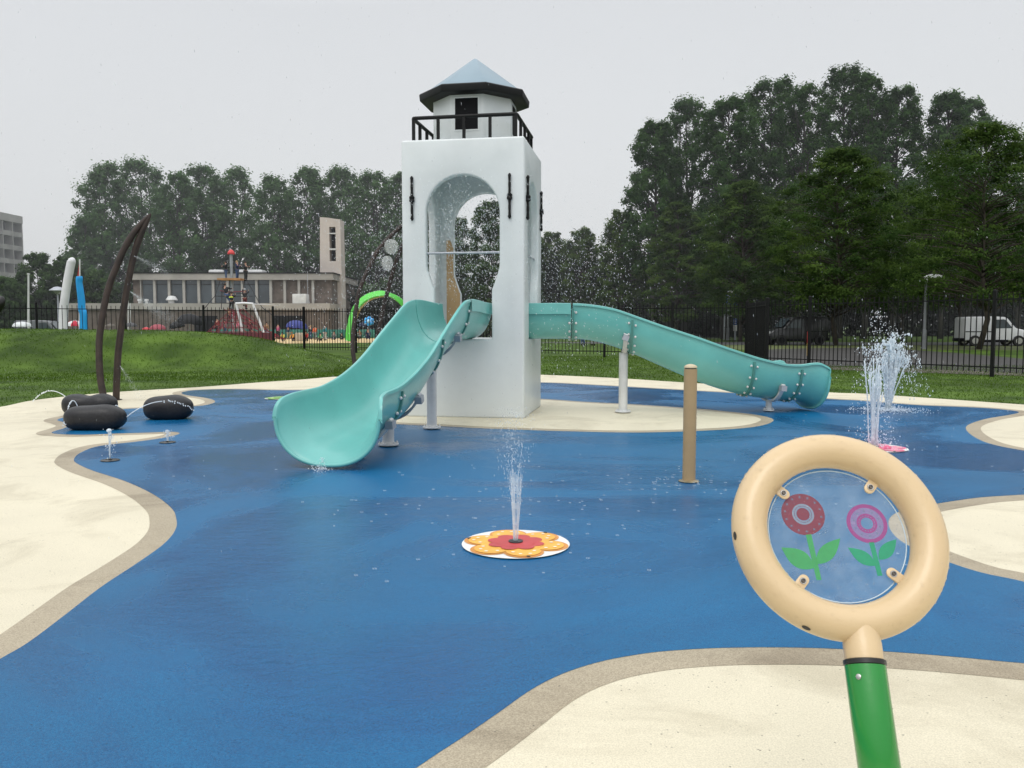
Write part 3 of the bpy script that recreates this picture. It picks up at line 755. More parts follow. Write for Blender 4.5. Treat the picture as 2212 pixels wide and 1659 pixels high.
# pole bends down to the ground
d = ph.copy(); tgt = Vector((.20, .05, -1)).normalized()
for i in range(22):
    tt = min(1, max(0, (i-1)/6)); dd = (d*(1-tt)+tgt*tt).normalized(); gp.append(gp[-1]+dd*.045)
while gp[-1].z > .0: gp.append(gp[-1]+tgt*.05)
b = MB(); b.tube(gp, .0475, 36); pole = b.build('pole', M_green, ringo, smooth=True, sharp=50)
b = MB(); q = gp[7]; dq = (gp[8]-gp[7]).normalized(); b.tube([q-dq*.0015, q+dq*.0015], .0482, 36); b.build('weld_seam', mat('weld', (.012, .17, .03), .4, .1), pole, smooth=True, sharp=40)
b = MB(); b.lathe((gp[-1].x, gp[-1].y, .018), [(.09, 0), (.09, .012), (.05, .016)], 28); b.build('base_plate', M_green, ringo, smooth=True, sharp=50)
# stud on the pole, dark drain holes in the ring
toc = lambda p, ax: ((Vector(co.location)-p)-ax*(Vector(co.location)-p).dot(ax)).normalized()
q = k1+ph*.03; t = toc(q, ph); sd = ph.cross(t); t = (t*.93-sd*.36).normalized() if (t-sd).x < t.x else (t*.93+sd*.36).normalized()
b = MB(); b.tube([q+t*.043, q+t*.0495, q+t*.051], [.0065, .0065, .004], 14); b.build('stud', M_steel, ringo, smooth=True, sharp=40)
for (u, v) in ((1589, 1161), (1738, 1357)):
    x = lens_pt(u, v)-RC; x.normalize(); cc = RC+x*RM; nrm = (x*.93+nn*.36).normalized()
    b = MB(); tx = nn.cross(x).normalized(); ty = nrm.cross(tx)
    b.add([cc+nrm*(RT+.0006)+tx*.011*math.cos(k*math.pi/10)+ty*.007*math.sin(k*math.pi/10) for k in range(20)], [tuple(range(20))]); b.build('drain_hole', M_nozzle, ringo)
# lens
m = bpy.data.materials.new('lens_glass'); m.use_nodes = True; NN = m.node_tree.nodes; LL = m.node_tree.links
pr = NN['Principled BSDF']; pr.inputs['Base Color'].default_value = (.50, .60, .70, 1); pr.inputs['Roughness'].default_value = .08
tcn = NN.new('ShaderNodeTexCoord'); vo = NN.new('ShaderNodeTexVoronoi'); vo.inputs['Scale'].default_value = 75; LL.new(tcn.outputs['Object'], vo.inputs['Vector'])
bp = NN.new('ShaderNodeBump'); bp.inputs['Strength'].default_value = .5; bp.inputs['Distance'].default_value = .002; LL.new(vo.outputs['Distance'], bp.inputs['Height']); LL.new(bp.outputs['Normal'], pr.inputs['Normal'])
nz = NN.new('ShaderNodeTexNoise'); nz.inputs['Scale'].default_value = 22; nz.inputs['Detail'].default_value = 8; LL.new(tcn.outputs['Object'], nz.inputs['Vector'])
mr = NN.new('ShaderNodeMapRange'); LL.new(nz.outputs['Fac'], mr.inputs[0]); mr.inputs[1].default_value = .3; mr.inputs[2].default_value = .75; mr.inputs[3].default_value = .10; mr.inputs[4].default_value = .26
tp_ = NN.new('ShaderNodeBsdfTransparent'); ms = NN.new('ShaderNodeMixShader'); LL.new(mr.outputs[0], ms.inputs[0]); LL.new(tp_.outputs[0], ms.inputs[1]); LL.new(pr.outputs[0], ms.inputs[2]); LL.new(ms.outputs[0], NN['Material Output'].inputs['Surface'])
LR = .1745
def circ(c, r, n=64, o=0): return [c+nn*o+(e1*math.cos(2*math.pi*k/n)+e2*math.sin(2*math.pi*k/n))*r for k in range(n)]
lo = -.012
b = MB(); b.poly(circ(RC, LR, 96, lo)); lens = b.build('lens', m, ringo)
b = MB(); P0 = circ(RC, LR+.0015, 96, lo); b.tube(P0, .0016, 8, closed=True); b.build('lens_edge', mat('acrylic_edge', (.55, .66, .74), .15, .1, 20, alpha=.8), lens, smooth=True)
cpx = lambda x, y: (1534+.2845*x, 914.6+.2845*y)
def onlens(pts, o): return [lens_pt(*cpx(x, y), lo+o) for x, y in pts]
def ringpoly(b, c, r0, r1, n=48, o=0, a0=0, a1=2*math.pi):
    full = abs(a1-a0-2*math.pi) < 1e-6; vs = []
    for k in range(n+(0 if full else 1)):
        a = a0+(a1-a0)*k/n; dd = e1*math.cos(a)+e2*math.sin(a); vs += [c+nn*o+dd*r0, c+nn*o+dd*r1]
    m_ = len(vs)//2; fs = [(2*i, 2*i+1, (2*((i+1) % m_))+1, 2*((i+1) % m_)) for i in range(m_ if full else m_-1)]; b.add(vs, fs)
D_red = decal_mat('decal_red', (.20, .018, .025), .85); D_redg = decal_mat('decal_grey', (.33, .34, .37), .5); D_lg = decal_mat('decal_green', (.04, .32, .06), .82)
D_mag = decal_mat('decal_magenta', (.32, .03, .18), .78); D_pk = decal_mat('decal_pink', (.36, .16, .34), .42); D_tg = decal_mat('decal_teal', (.01, .28, .12), .9)
D_dot = decal_mat('decal_dot', (.20, .26, .36), .5)
fr = lens_pt(*cpx(705, 690), lo); fp = lens_pt(*cpx(1190, 760), lo)
b = MB(); ringpoly(b, fr, .0285, .0565, o=.0006); ringpoly(b, fr, 0.0001, .0172, o=.0006); b.build('red_bloom', D_red, lens)
b = MB(); ringpoly(b, fr, .0180, .0215, o=.0006); ringpoly(b, fr, .0232, .0285, o=.0006); b.build('bloom_ring', D_redg, lens)
b = MB(); 
for k in range(24): ringpoly(b, fr, .0216, .0231, 3, .0006, k*math.pi/12, k*math.pi/12+.17)
b.build('bloom_dashes', D_red, lens)
b = MB()
for k in range(14): ringpoly(b, fr+(e1*math.cos(k*.4488)+e2*math.sin(k*.4488))*.047, .0001, .0031, 10, .0010)
b.build('bloom_dots', D_dot, lens)
b = MB(); ringpoly(b, fp, .0425, .0525, o=.0006); ringpoly(b, fp, .0160, .0195, o=.0006); ringpoly(b, fp, .0215, .0265, o=.0006); b.build('purple_bloom', D_mag, lens)
b = MB(); ringpoly(b, fp, .0265, .0425, o=.0006); b.build('bloom_ring', D_pk, lens)
b = MB()
for k in range(18): ringpoly(b, fp, .0195, .0215, 3, .0006, k*math.pi/9, k*math.pi/9+.22)
b.build('bloom_dashes', D_mag, lens)
b = MB()
for k in range(10): ringpoly(b, fp+(e1*math.cos(k*.628)+e2*math.sin(k*.628))*.034, .0001, .0028, 10, .0010)
b.build('bloom_dots', D_dot, lens)
def leafshape(a, c_, bend, wdt):
    a = Vector((*a, 0)); c_ = Vector((*c_, 0)); d = c_-a; s = Vector((-d.y, d.x, 0)).normalized(); P = []
    for k in range(13): t = k/12; P.append(a+d*t+s*(math.sin(math.pi*t**.85)*wdt+bend*math.sin(math.pi*t)))
    for k in range(11, 0, -1): t = k/12; P.append(a+d*t+s*(-math.sin(math.pi*t**.85)*wdt+bend*math.sin(math.pi*t)))
    return [(p.x, p.y) for p in P]
def flat(name, pts, m_, o=.0006): b = MB(); b.poly(onlens(pts, o)); return b.build(name, m_, lens)
flat('stem', [(726, 846), (768, 841), (846, 1188), (808, 1190)], D_lg)
flat('leaf', leafshape((790, 1100), (540, 942), 0, 66), D_lg, .0009)
flat('leaf', leafshape((806, 1068), (988, 872), 0, 60), D_lg, .0012)
flat('stem', [(1206, 903), (1243, 900), (1309, 1155), (1272, 1158)], D_tg)
flat('leaf', leafshape((1258, 1080), (1046, 942), 0, 46), D_tg, .0009)
flat('leaf', leafshape((1282, 1035), (1414, 880), 0, 52), D_tg, .0012)
for (bx, by) in ((556, 530), (1216, 486), (1392, 1143), (705, 1196)):
    q = lens_pt(*cpx(bx, by), 0); x = (q-RC).normalized(); y = nn.cross(x); r0 = (q-RC).length; b = MB(); P = []
    w2 = .0135
    for a in [math.pi/2+math.pi*k/12 for k in range(13)]: P.append(RC+x*(r0-.004+math.cos(a)*w2)+y*math.sin(a)*w2)
    P += [RC+x*(RM-RT+.008)-y*w2, RC+x*(RM-RT+.008)+y*w2]
    n = len(P); vs = [p+nn*.001 for p in P]+[p+nn*-.005 for p in P]
    b.add(vs, [tuple(range(n)), tuple(range(2*n-1, n-1, -1))]+[(i, n+i, n+(i+1) % n, (i+1) % n) for i in range(n)]); tab = b.build('lens_tab', M_ring, ringo, recalc=True); bevel(tab, .001, 2)
    Mx = Matrix((x, y, nn)).transposed()
    b = MB(); b.lathe(q, [(.0085, .001), (.0088, .0022), (.0082, .003), (.0060, .003)], 20, Mx); b.build('washer', M_steel, tab, smooth=True, sharp=40)
    b = MB(); b.lathe(q, [(.0058, .003), (.0058, .006), (.0048, .0078), (.0028, .0078), (.0026, .0055)], 16, Mx); b.build('bolt_head', mat('bolt_dark', (.12, .11, .10), .3, .2, 40, metal=.9), tab, smooth=True, sharp=40)
    b = MB(); b.tube([q-nn*.0, q-nn*.014], .005, 12); b.build('spacer', M_rubber, tab, smooth=True, sharp=40)
# beads of rain on the ring, pole and lens
M_bead = bpy.data.materials.new('bead'); M_bead.use_nodes = True; NN = M_bead.node_tree.nodes; LL = M_bead.node_tree.links
gl = NN.new('ShaderNodeBsdfGlass'); gl.inputs['IOR'].default_value = 1.33; gl.inputs['Roughness'].default_value = .03; tpb = NN.new('ShaderNodeBsdfTransparent'); msb = NN.new('ShaderNodeMixShader')
fz = NN.new('ShaderNodeTexNoise'); fz.inputs['Scale'].default_value = 3; msb.inputs[0].default_value = .33
LL.new(tpb.outputs[0], msb.inputs[1]); LL.new(gl.outputs[0], msb.inputs[2]); LL.new(msb.outputs[0], NN['Material Output'].inputs['Surface'])
b = MB()
for i in range(620):
    a = random.uniform(0, 6.283); th = random.uniform(-1.75, 1.75)
    rd = e1*math.cos(a)+e2*math.sin(a); nr = (nn*math.cos(th)+rd*math.sin(th)).normalized(); pz = RC+rd*RM+nr*RT
    r_ = random.choice((.0011, .0014, .0017, .002, .0027, .0034)); Mx = nr.to_track_quat('Z', 'Y').to_matrix()
    b.ball(pz, (r_, r_*random.uniform(1, 1.5), r_*.8), 8, 6, Mx)
for i in range(90):
    k = random.randrange(0, 14); p_ = gp[k].lerp(gp[k+1], random.random()); ax = (gp[k+1]-gp[k]).normalized(); a = random.uniform(0, 6.283); o_ = ax.orthogonal().normalized(); nr = Matrix.Rotation(a, 3, ax)@o_
    r_ = random.choice((.0008, .0012, .0018)); b.ball(p_+nr*.0475, (r_, r_*1.4, r_*.7), 6, 4, nr.to_track_quat('Z', 'Y').to_matrix())
tag(b.build('rain_beads', M_bead, ringo, smooth=True), kind='stuff')
b = MB()
for i in range(420):
    a = random.uniform(0, 6.283); r0 = LR*math.sqrt(random.random())*.97; q = RC+nn*lo+(e1*math.cos(a)+e2*math.sin(a))*r0
    r_ = random.choice((.0006, .0008, .001, .0014)); b.ball(q+nn*.001, (r_*random.uniform(1, 1.6), r_, r_*.5), 6, 4, nn.to_track_quat('Z', 'Y').to_matrix())
tag(b.build('rain_beads', M_bead, ringo, smooth=True), kind='stuff')

# ------------------------------------------------------------------ water
def drops(b, pts, r0, r1, stretch=1.6, dirs=None):
    """tiny octahedral drops, slightly drawn out along their fall"""
    for i, p in enumerate(pts):
        r_ = random.uniform(r0, r1); s_ = random.uniform(1, stretch); d = dirs[i] if dirs else Vector((random.uniform(-.3, .3), random.uniform(-.3, .3), 1)).normalized()
        a = d.orthogonal().normalized(); c_ = d.cross(a)
        b.add([p+d*r_*s_, p-d*r_*s_, p+a*r_, p-a*r_, p+c_*r_, p-c_*r_], [(0, 2, 4), (0, 4, 3), (0, 3, 5), (0, 5, 2), (1, 4, 2), (1, 3, 4), (1, 5, 3), (1, 2, 5)])
def strand(b, p0, v0, T_, r_, wob=.01, n=16, grow=0, g=9.8):
    pts = []; rad = []; sd = random.random()*100
    for k in range(n+1):
        t = T_*k/n; p = p0+v0*t+Vector((0, 0, -.5*g*t*t)); q = p*3
        p = p+Vector((noise.noise(Vector((sd, t*9, 0))), noise.noise(Vector((0, sd, t*9))), 0))*wob*(k/n)
        pts.append(p); rad.append(max(.0006, r_*(1+grow*k/n)*(1+.6*noise.noise(Vector((sd, t*22, 5))))))
    b.tube(pts, rad, 6); return pts
# middle jet: hollow cone of thin strands that breaks into drops
jet = empty('water_jet', f1+Vector((0, 0, .02)), 'thin spreading water jet rising from the orange flower mat', 'water jet')
def sheet_water(b, p0, r0, r1, h, n=28, m=10):
    vs = []; 
    for j in range(m+1):
        t = j/m
        for k in range(n):
            a = 2*math.pi*k/n; rr = (r0+(r1-r0)*t**1.5)*(1+.18*noise.noise(Vector((math.cos(a)*2, math.sin(a)*2, t*5)))); vs.append(p0+Vector((math.cos(a)*rr, math.sin(a)*rr, h*t)))
    fs = [(j*n+k, j*n+(k+1) % n, (j+1)*n+(k+1) % n, (j+1)*n+k) for j in range(m) for k in range(n) if noise.noise(vs[j*n+k]*18) > -.12+.25*j/m]
    b.add(vs, fs)
b = MB(); s0 = f1+Vector((0, 0, .03))
for i in range(20):
    a = random.uniform(0, 6.283); sp_ = random.uniform(.06, .20); strand(b, s0+Vector((math.cos(a)*.014, math.sin(a)*.014, 0)), Vector((math.cos(a)*sp_, math.sin(a)*sp_, 4.1)), random.uniform(.08, .17), random.uniform(.0012, .0026), .02)
b.build('water_strands', M_strand, jet, smooth=True)
b = MB(); sheet_water(b, s0, .016, .052, .45); b.build('water_sheet', M_mist, jet, smooth=True)
b = MB(); P = []
for i in range(750):
    h = random.uniform(.25, 1.0)**.9*.92; sg = .018+.085*h**1.6; P.append(s0+Vector((random.gauss(-.02*h, sg), random.gauss(0, sg), h)))
drops(b, P, .0014, .0034, 3.8); tag(b.build('water_drops', M_strand, jet), kind='stuff')
# small jets left
def small_jet(q, h, label):
    r_ = empty('water_jet', (q.x, q.y, .02), label, 'water jet'); b = MB(); p0 = Vector((q.x, q.y, .02))
    for i in range(3): strand(b, p0+Vector((random.gauss(0, .004),)*2+(0,)), Vector((random.gauss(0, .03), 0, math.sqrt(2*9.8*h))), math.sqrt(2*h/9.8)*.97, .006, .03)
    b.ball(p0+Vector((0, 0, h)), (.028, .028, .022), 10, 7); b.ball(p0+Vector((.01, 0, h-.04)), (.016, .016, .02), 8, 6)
    b.build('water_strands', M_strand if h < .3 else M_foam, r_, smooth=True)
    b = MB(); P = [p0+Vector((random.gauss(0, .03+.03*h), random.gauss(0, .03), random.uniform(0, h*1.1))) for i in range(60)]; drops(b, P, .003, .007); tag(b.build('water_drops', M_drop, r_), kind='stuff')
small_jet(n1, .32, 'thin bubbling water jet with a round head at the nearer left floor nozzle')
small_jet(n2, .13, 'very short water jet at the farther left floor nozzle')
# big foaming fountain and the tall jet on the pink mat
def fountain(g0, label, cols, ndrop, spread, h, foot):
    """columns of water as streams of lumps and drops on ballistic paths, clustered by noise"""
    r_ = empty('water_fountain', (g0.x, g0.y, .02), label, 'fountain'); b = MB(); bd = MB()
    for (dx, dy, vx, vz, T_, rr, nst) in cols:
        for i in range(nst):
            p0 = Vector((g0.x+dx+random.gauss(0, .015), g0.y+dy+random.gauss(0, .015), .02)); v0 = Vector((vx+random.gauss(0, .16), random.gauss(0, .14), vz*random.uniform(.82, 1.0)))
            strand(b, p0, v0, .30*random.uniform(.7, 1.1), rr*.75, .03, 10, .3)
            sd = random.random()*50; n = int(46*T_/.6)
            for k in range(n):
                t = T_*random.random()**.75; q = p0+v0*t+Vector((0, 0, -4.9*t*t))
                if q.z < .02: continue
                wv = Vector((noise.noise(Vector((sd, t*7, 0))), noise.noise(Vector((0, t*7, sd))), 0))*.10*t/.5
                cl_ = noise.noise(Vector((sd, t*13, 3)))
                q = q+wv+Vector((random.gauss(0, .012+.02*t), random.gauss(0, .012+.02*t), random.gauss(0, .02)))
                s_ = rr*random.uniform(.25, .95)*(1 if cl_ > -.1 else .45)
                if s_ > .006: b.ball(q, (s_*random.uniform(.6, 1), s_*random.uniform(.6, 1), s_*random.uniform(.8, 2.4)), 6, 5)
                else: drops(bd, [q], s_, s_*1.3, 1.8)
    b.build('foam_column', M_foam, r_, smooth=True)
    P = []
    for i in range(ndrop):
        t = random.random()**2.5; z = h*t; sg = spread*(.45+.9*math.sin(min(1, t*1.1)*math.pi)**.7); P.append(Vector((g0.x+random.gauss(cols[0][2]*.1, sg), g0.y+random.gauss(0, sg), .03+z)))
    drops(bd, P, .003, .0075, 1.8); tag(bd.build('water_drops', M_drop, r_), kind='stuff')
    b = MB(); P = []
    for i in range(foot):
        a = random.uniform(0, 6.283); rr = abs(random.gauss(0, .26)); P.append(Vector((g0.x+math.cos(a)*rr*1.3, g0.y+math.sin(a)*rr, .02+abs(random.gauss(0, .03))*max(0, 1-rr))))
    drops(b, P, .004, .012, 1.3); tag(b.build('splash_foam', M_strand, r_), kind='stuff')
gF = G(1919, 889)
fountain(gF, 'big foaming white water fountain at the right in front of the lawn', [(0, 0, .02, 5.15, .60, .020, 22), (0, 0, .35, 4.9, .66, .015, 10), (0, 0, .55, 4.7, .80, .011, 6), (0, 0, -.25, 4.6, .72, .014, 8), (0, 0, .62, 4.4, .84, .008, 3)], 500, .16, 1.55, 900)
fountain(f2+Vector((-.02, 0, 0)), 'tall spraying water jet rising from the pink flower mat', [(-.02, 0, .0, 5.1, .5, .009, 7), (.03, 0, .04, 5.0, .52, .009, 6), (0, 0, -.12, 4.6, .62, .008, 5)], 700, .12, 1.65, 120)
# thin arcs from the pebbles
def arc(p0, p1, h, r_, label, dash=True):
    b = MB(); pts = []
    for k in range(41):
        t = k/40; p = p0.lerp(p1, t); p.z += 4*h*t*(1-t); pts.append(p)
    o0 = Vector((p0.x, p0.y, p0.z)); b.tube(pts[:22 if dash else 41], r_, 6)
    if dash:
        for p in pts[22:]: b.ball(p+Vector((random.gauss(0, .006),)*3), (r_*1.5, r_*1.5, r_*1.9), 6, 5)
    tag(b.build('water_arc', M_drop, smooth=True), label, 'water jet', 'thin water arcs sprayed by the black pebbles')
arc(A(273, 901, 11.7), A(419, 886, 12.3), .18, .006, 'thin water arc crossing the right black pebble')
arc(A(143, 858, 13.6), A(72, 866, 14.4), .14, .007, 'thin water arc falling on the grass edge at far left')
arc(A(171, 888, 13.0), A(142, 905, 12.2), .22, .006, 'thin water arc in front of the peanut shaped pebble')
arc(A(262, 893, 12.6), A(243, 886, 13.0), .10, .006, 'small water arc on the right end of the peanut shaped pebble', False)
arc(A(154, 898, 11.9), A(138, 920, 11.5), .10, .006, 'small water arc at the left end of the bean shaped pebble')
# mist cones from rib nozzles
def mist(p0, d, ln, sp_, n, label):
    b = MB(); P = []
    for i in range(n):
        t = random.random()**.8; P.append(p0+d*ln*t+Vector((random.gauss(0, 1), random.gauss(0, 1), random.gauss(0, 1)))*sp_*t*1.1)
    b.tube([p0, p0+d*ln*.12, p0+d*ln*.2], [.003, .005, .002], 6); drops(b, P, .002, .0045, 1.6)
    tag(b.build('water_mist', M_mist), label, 'water spray', 'fine sprays from the brown ribs')
mist(A(278, 547, 16.2), Vector((.86, -.1, -.42)).normalized(), .9, .05, 700, 'fine water spray from the upper part of the left brown ribs')
mist(A(279, 628, 16.3), Vector((.80, -.1, -.55)).normalized(), 1.1, .10, 1400, 'fine water spray from the middle of the left brown ribs')
mist(A(257, 787, 16.3), Vector((.55, -.1, -.8)).normalized(), .9, .06, 500, 'faint water spray low on the left brown ribs')
# spray and rain around the tower
b = MB(); P = []
for i in range(7500):
    q = random.random()
    if q < .42: p = T(random.gauss(0, .55), random.uniform(-1.6, -.2), random.triangular(1.7, 4.05, 3.1))
    elif q < .72: p = T(random.gauss(1.4, .75), random.gauss(0, .9), random.triangular(.6, 3.9, 2.3))
    else: p = T(random.gauss(-1.5, .7), random.gauss(0, .9), random.triangular(.8, 3.9, 2.5))
    P.append(p)
DI = [Vector((random.gauss(.25, .35), random.gauss(0, .2), -1)).normalized() for _ in P]
drops(b, P, .0030, .0066, 3.2, DI); tag(b.build('water_spray', water_mat('spray_drop', .70, (.9, .94, .97))), 'fine white drops of water spraying around the white tower', 'water spray', kind='stuff')
b = MB(); P = []
for i in range(2200):
    Y = random.uniform(4.5, 22); P.append(Vector((random.uniform(-.68, .68)*Y, Y, random.uniform(.05, 1.5+.45*Y))))
drops(b, P, .0012, .0024, 7, [Vector((.12, 0, -1)).normalized()]*len(P)); tag(b.build('rain', M_mist), 'light rain falling over the whole playground', 'rain', kind='stuff')
# rain and drip splashes on the blue floor
b = MB()
def inside(P, x, y):
    c = False; n = len(P); j = n-1
    for i in range(n):
        if ((P[i].y > y) != (P[j].y > y)) and (x < (P[j].x-P[i].x)*(y-P[i].y)/(P[j].y-P[i].y+1e-12)+P[i].x): c = not c
        j = i
    return c
bl = resample(blueP, .25)
for i in range(330):
    if i < 110: q = G(random.gauss(1130, 230), random.gauss(1075, 45))
    elif i < 200: q = G(random.gauss(1480, 70), random.gauss(1045, 14))
    else: Y = 2.6+random.random()**1.5*12; q = Vector((random.uniform(-.6, .6)*Y, Y, 0))
    if q.y < 4.6 or not inside(bl, q.x, q.y): continue
    r_ = random.uniform(.005, .013); n = random.randint(7, 11)
    if random.random() < .7:
        pts = [q+Vector((math.cos(2*math.pi*k/14)*r_, math.sin(2*math.pi*k/14)*r_*.9, .014+.004*math.sin(k*2.3))) for k in range(14)]; b.tube(pts, .0011, 4, closed=True)
    drops(b, [q+Vector((random.gauss(0, r_), random.gauss(0, r_), random.uniform(.012, .03))) for _ in range(2)], .0008, .0016)
tag(b.build('rain_splashes', M_strand), 'small rings and drops where rain hits the blue floor', 'splashes', kind='stuff')
b = MB(); q = G(692, 1018)
drops(b, [q+Vector((random.gauss(0, .05), random.gauss(0, .05), abs(random.gauss(.02, .03)))) for _ in range(160)], .002, .006)
drops(b, [q+Vector((random.gauss(0, .012), random.gauss(.10, .012), random.uniform(.0, .13))) for _ in range(90)], .002, .004, 2.5)
tag(b.build('drip_splash', M_drop), 'water dripping and splashing at the lip of the front slide', 'splash', kind='stuff')
# ------------------------------------------------------------------ fences
def fence_run(name, label, pts, sp_, top=2.32, post_at=None, posth=2.5, bay=2.6):
    """pts: world (x, y); pickets with two rails; every post its own part, pickets of one bay one part"""
    root = empty(name, (pts[0][0], pts[0][1], 0), label, 'fence')
    for (a, z) in zip(pts, pts[1:]):
        a = Vector((*a, 0)); z = Vector((*z, 0)); d = z-a; Ln = d.length; d.normalize(); s = Vector((-d.y, d.x, 0)); nb = max(1, round(Ln/bay)); bl_ = Ln/nb
        Mx = lambda p: Matrix(((d.x, s.x, 0, p.x), (d.y, s.y, 0, p.y), (0, 0, 1, p.z), (0, 0, 0, 1)))
        for i in range(nb+1):
            p = a+d*bl_*i
            if i == nb and z != Vector((*pts[-1], 0)): continue
            b = MB(); b.box((-.045, -.045, -.02), (.045, .045, posth), Mx(p)); b.add([Mx(p)@Vector(q) for q in ((-.045,-.045,posth),(.045,-.045,posth),(.045,.045,posth),(-.045,.045,posth),(0,0,posth+.03))], [(0,1,4),(1,2,4),(2,3,4),(3,0,4)]); b.build('fence_post', M_blackfence, root)
        for i in range(nb):
            p = a+d*bl_*i; b = MB(); M_ = Mx(p)
            for zz in (.27, 2.24): b.box((.045, -.018, zz-.018), (bl_-.045, .018, zz+.018), M_)
            n = int(round(bl_/sp_))
            for k in range(1, n):
                x = bl_*k/n; b.box((x-.0115, -.0115, .12), (x+.0115, .0115, top+.06), M_)
                b.add([M_@Vector(q) for q in ((x-.0115,-.0115,top+.06),(x+.0115,-.0115,top+.06),(x+.0115,.0115,top+.06),(x-.0115,.0115,top+.06),(x,0,top+.12))], [(0,1,4),(1,2,4),(2,3,4),(3,0,4)])
            b.build('picket_panel', M_blackfence, root)
    return root
def XY(u, Y): p = A(u, 702, Y); return (p.x, p.y)
fence_run('metal_fence', 'long black metal picket fence behind the grass mound on the left', [XY(-140, 34.5), XY(590, 44.5), XY(656, 46)], .205, bay=3.6)
fence_run('metal_fence', 'black metal picket fence across the lawn behind the white tower', [XY(657, 46.02), XY(1306, 38.3), XY(1612, 35.2)], .175, bay=3.4)
fence_run('metal_fence', 'short black fence section running away between the rear and the right fence', [XY(1614, 35.1), XY(1656, 30.8)], .13, bay=2.6)
fence_run('metal_fence', 'tall black metal picket fence along the gravel path at the right', [XY(1658, 30.6), XY(1749, 29.2), XY(2147, 23.9), XY(2750, 19.0)], .165, bay=6.6)
fence_run('metal_fence', 'low distant dark fence beyond the path', [XY(1560, 66), XY(1700, 64)], .2, top=1.3, posth=1.5, bay=3)

# ------------------------------------------------------------------ buildings
M_conc = mat('pale_concrete', (.36, .34, .31), .8, .1, .6, .2, 8, dirt=.18)
M_brick = mat('brown_brick', (.13, .105, .088), .85, .2, 2, .4, 25, dirt=.2)
M_glass = mat('window_glass', (.045, .06, .07), .12, .35, .35, spec=.7)
M_frame = mat('window_frame', (.35, .34, .31), .6, .08, 2)
YB = 95
def bx(b, u0, u1, v0, v1, Y, dp=.3, zc=None):
    a = A(u0, v1, Y); c = A(u1, v0, Y); b.box((a.x, Y-dp, max(0, a.z)), (c.x, Y, c.z)); return b
hall = empty('low_hall', (A(500, 702, YB).x, YB, 0), 'long low flat roofed hall with brown brick walls and a row of dark windows', 'building')
x0 = A(290, 702, YB).x; x1 = A(718, 702, YB).x; zt = A(500, 605, YB).z; zb = 3.8
b = MB(); b.box((x0, YB, 0), (x1, YB+14, zt)); b.build('brick_wall', M_brick, hall)
b = MB(); b.box((x0-.5, YB-.6, zt), (x1+.3, YB+14.5, zt+.72)); b.build('roof_fascia', M_conc, hall)
b = MB(); b.box((x0-.6, YB-.7, zt+.72), (x1+.4, YB+14.6, zt+.84)); b.build('roof_edge', M_dark, hall)
cols_u = [338.6, 370, 401.6, 433.5, 464.5, 495.5, 527, 557.6, 588, 618, 648.6, 678.6]
for u in [309]+cols_u:
    x = A(u, 702, YB).x; b = MB(); b.box((x-.14 if u > 309 else x-.05, YB-.35, zb), (x+.14 if u > 309 else x+.05, YB-.002, zt)); b.build('column', M_frame, hall)
ed = [309]+cols_u[:9]
for u0, u1 in zip(ed, ed[1:]):
    xa, xb = A(u0, 702, YB).x+.15, A(u1, 702, YB).x-.15
    b = MB(); b.box((xa, YB-.06, zb+.15), (xb, YB-.02, zt-.02)); wn = b.build('window', M_glass, hall)
    b = MB(); b.box((xa, YB-.10, zt-.55), (xb, YB-.062, zt-.48)); b.box((xa, YB-.10, zb+.1), (xb, YB-.062, zb+.18)); b.build('window_bar', M_dark, wn)
xl0 = A(140, 702, 90).x; xl1 = A(712, 702, 90).x
b = MB(); b.box((xl0, 89.5, 0), (xl1, YB-.4, 3.15)); b.build('lower_wall', M_brick, hall)
b = MB(); b.box((xl0-.2, 89.3, 3.15), (xl1+.2, YB-.4, 3.85)); b.build('parapet', M_conc, hall)
for u0, u1 in ((590, 660), (420, 470)):
    b = MB(); b.box((A(u0, 702, 89.5).x, 89.44, .2), (A(u1, 702, 89.5).x, 89.496, 2.5)); b.build('dark_doorway', M_dark, hall)
# roof kit on the lower roof
q = A(371.5, 660, 91); b = MB(); b.lathe((q.x, 91, 3.86), [(.28, 0), (.28, .35), (.6, .36), (.62, .42), (.40, .78), (.15, .86)], 16); b.build('roof_vent', M_whitemetal, hall, smooth=True, sharp=40)
for u in (301.6, 317): q = A(u, 660, 91); b = MB(); b.lathe((q.x, 91, 3.86), [(.13, 0), (.13, .28), (.22, .29), (.2, .5)], 10); b.build('vent_pipe', M_whitemetal, hall)
b = MB(); bx(b, 639.5, 668, 636, 661, 91, 1.5); cb_ = b.build('service_cabinet', M_whitemetal, hall); bevel(cb_, .05)
b = MB(); q = A(667, 640, 91); b.tube([(q.x, 90.6, 4), (q.x, 90.6, 7.4)], .03, 6); b.build('aerial', M_grey, cb_)
for u0 in (464, 523, 548): q = A(u0+8, 592, 99); b = MB(); b.box((q.x-.9, 98, zt+.84), (q.x+.9, 100, zt+1.4)); o = b.build('skylight', M_whitemetal, hall); bevel(o, .2)
M_slab = mat('tower_concrete', (.56, .50, .455), .8, .06, .5, .15, 6, dirt=.1)
YS = 98
sl = empty('slab_tower', (A(714, 702, YS).x, YS, 0), 'slim pale concrete bell tower with three stacked openings beside the hall', 'bell tower')
a0, a1 = A(691, 469, YS), A(734.8, 474, YS); xr = A(738, 660, YS).x; xl_ = A(690, 592, YS).x
w0, w1 = A(711, 490, YS).x, A(724.5, 490, YS).x; zz = [A(715, v, YS).z for v in (564, 540, 536.6, 505.4, 503, 490)]
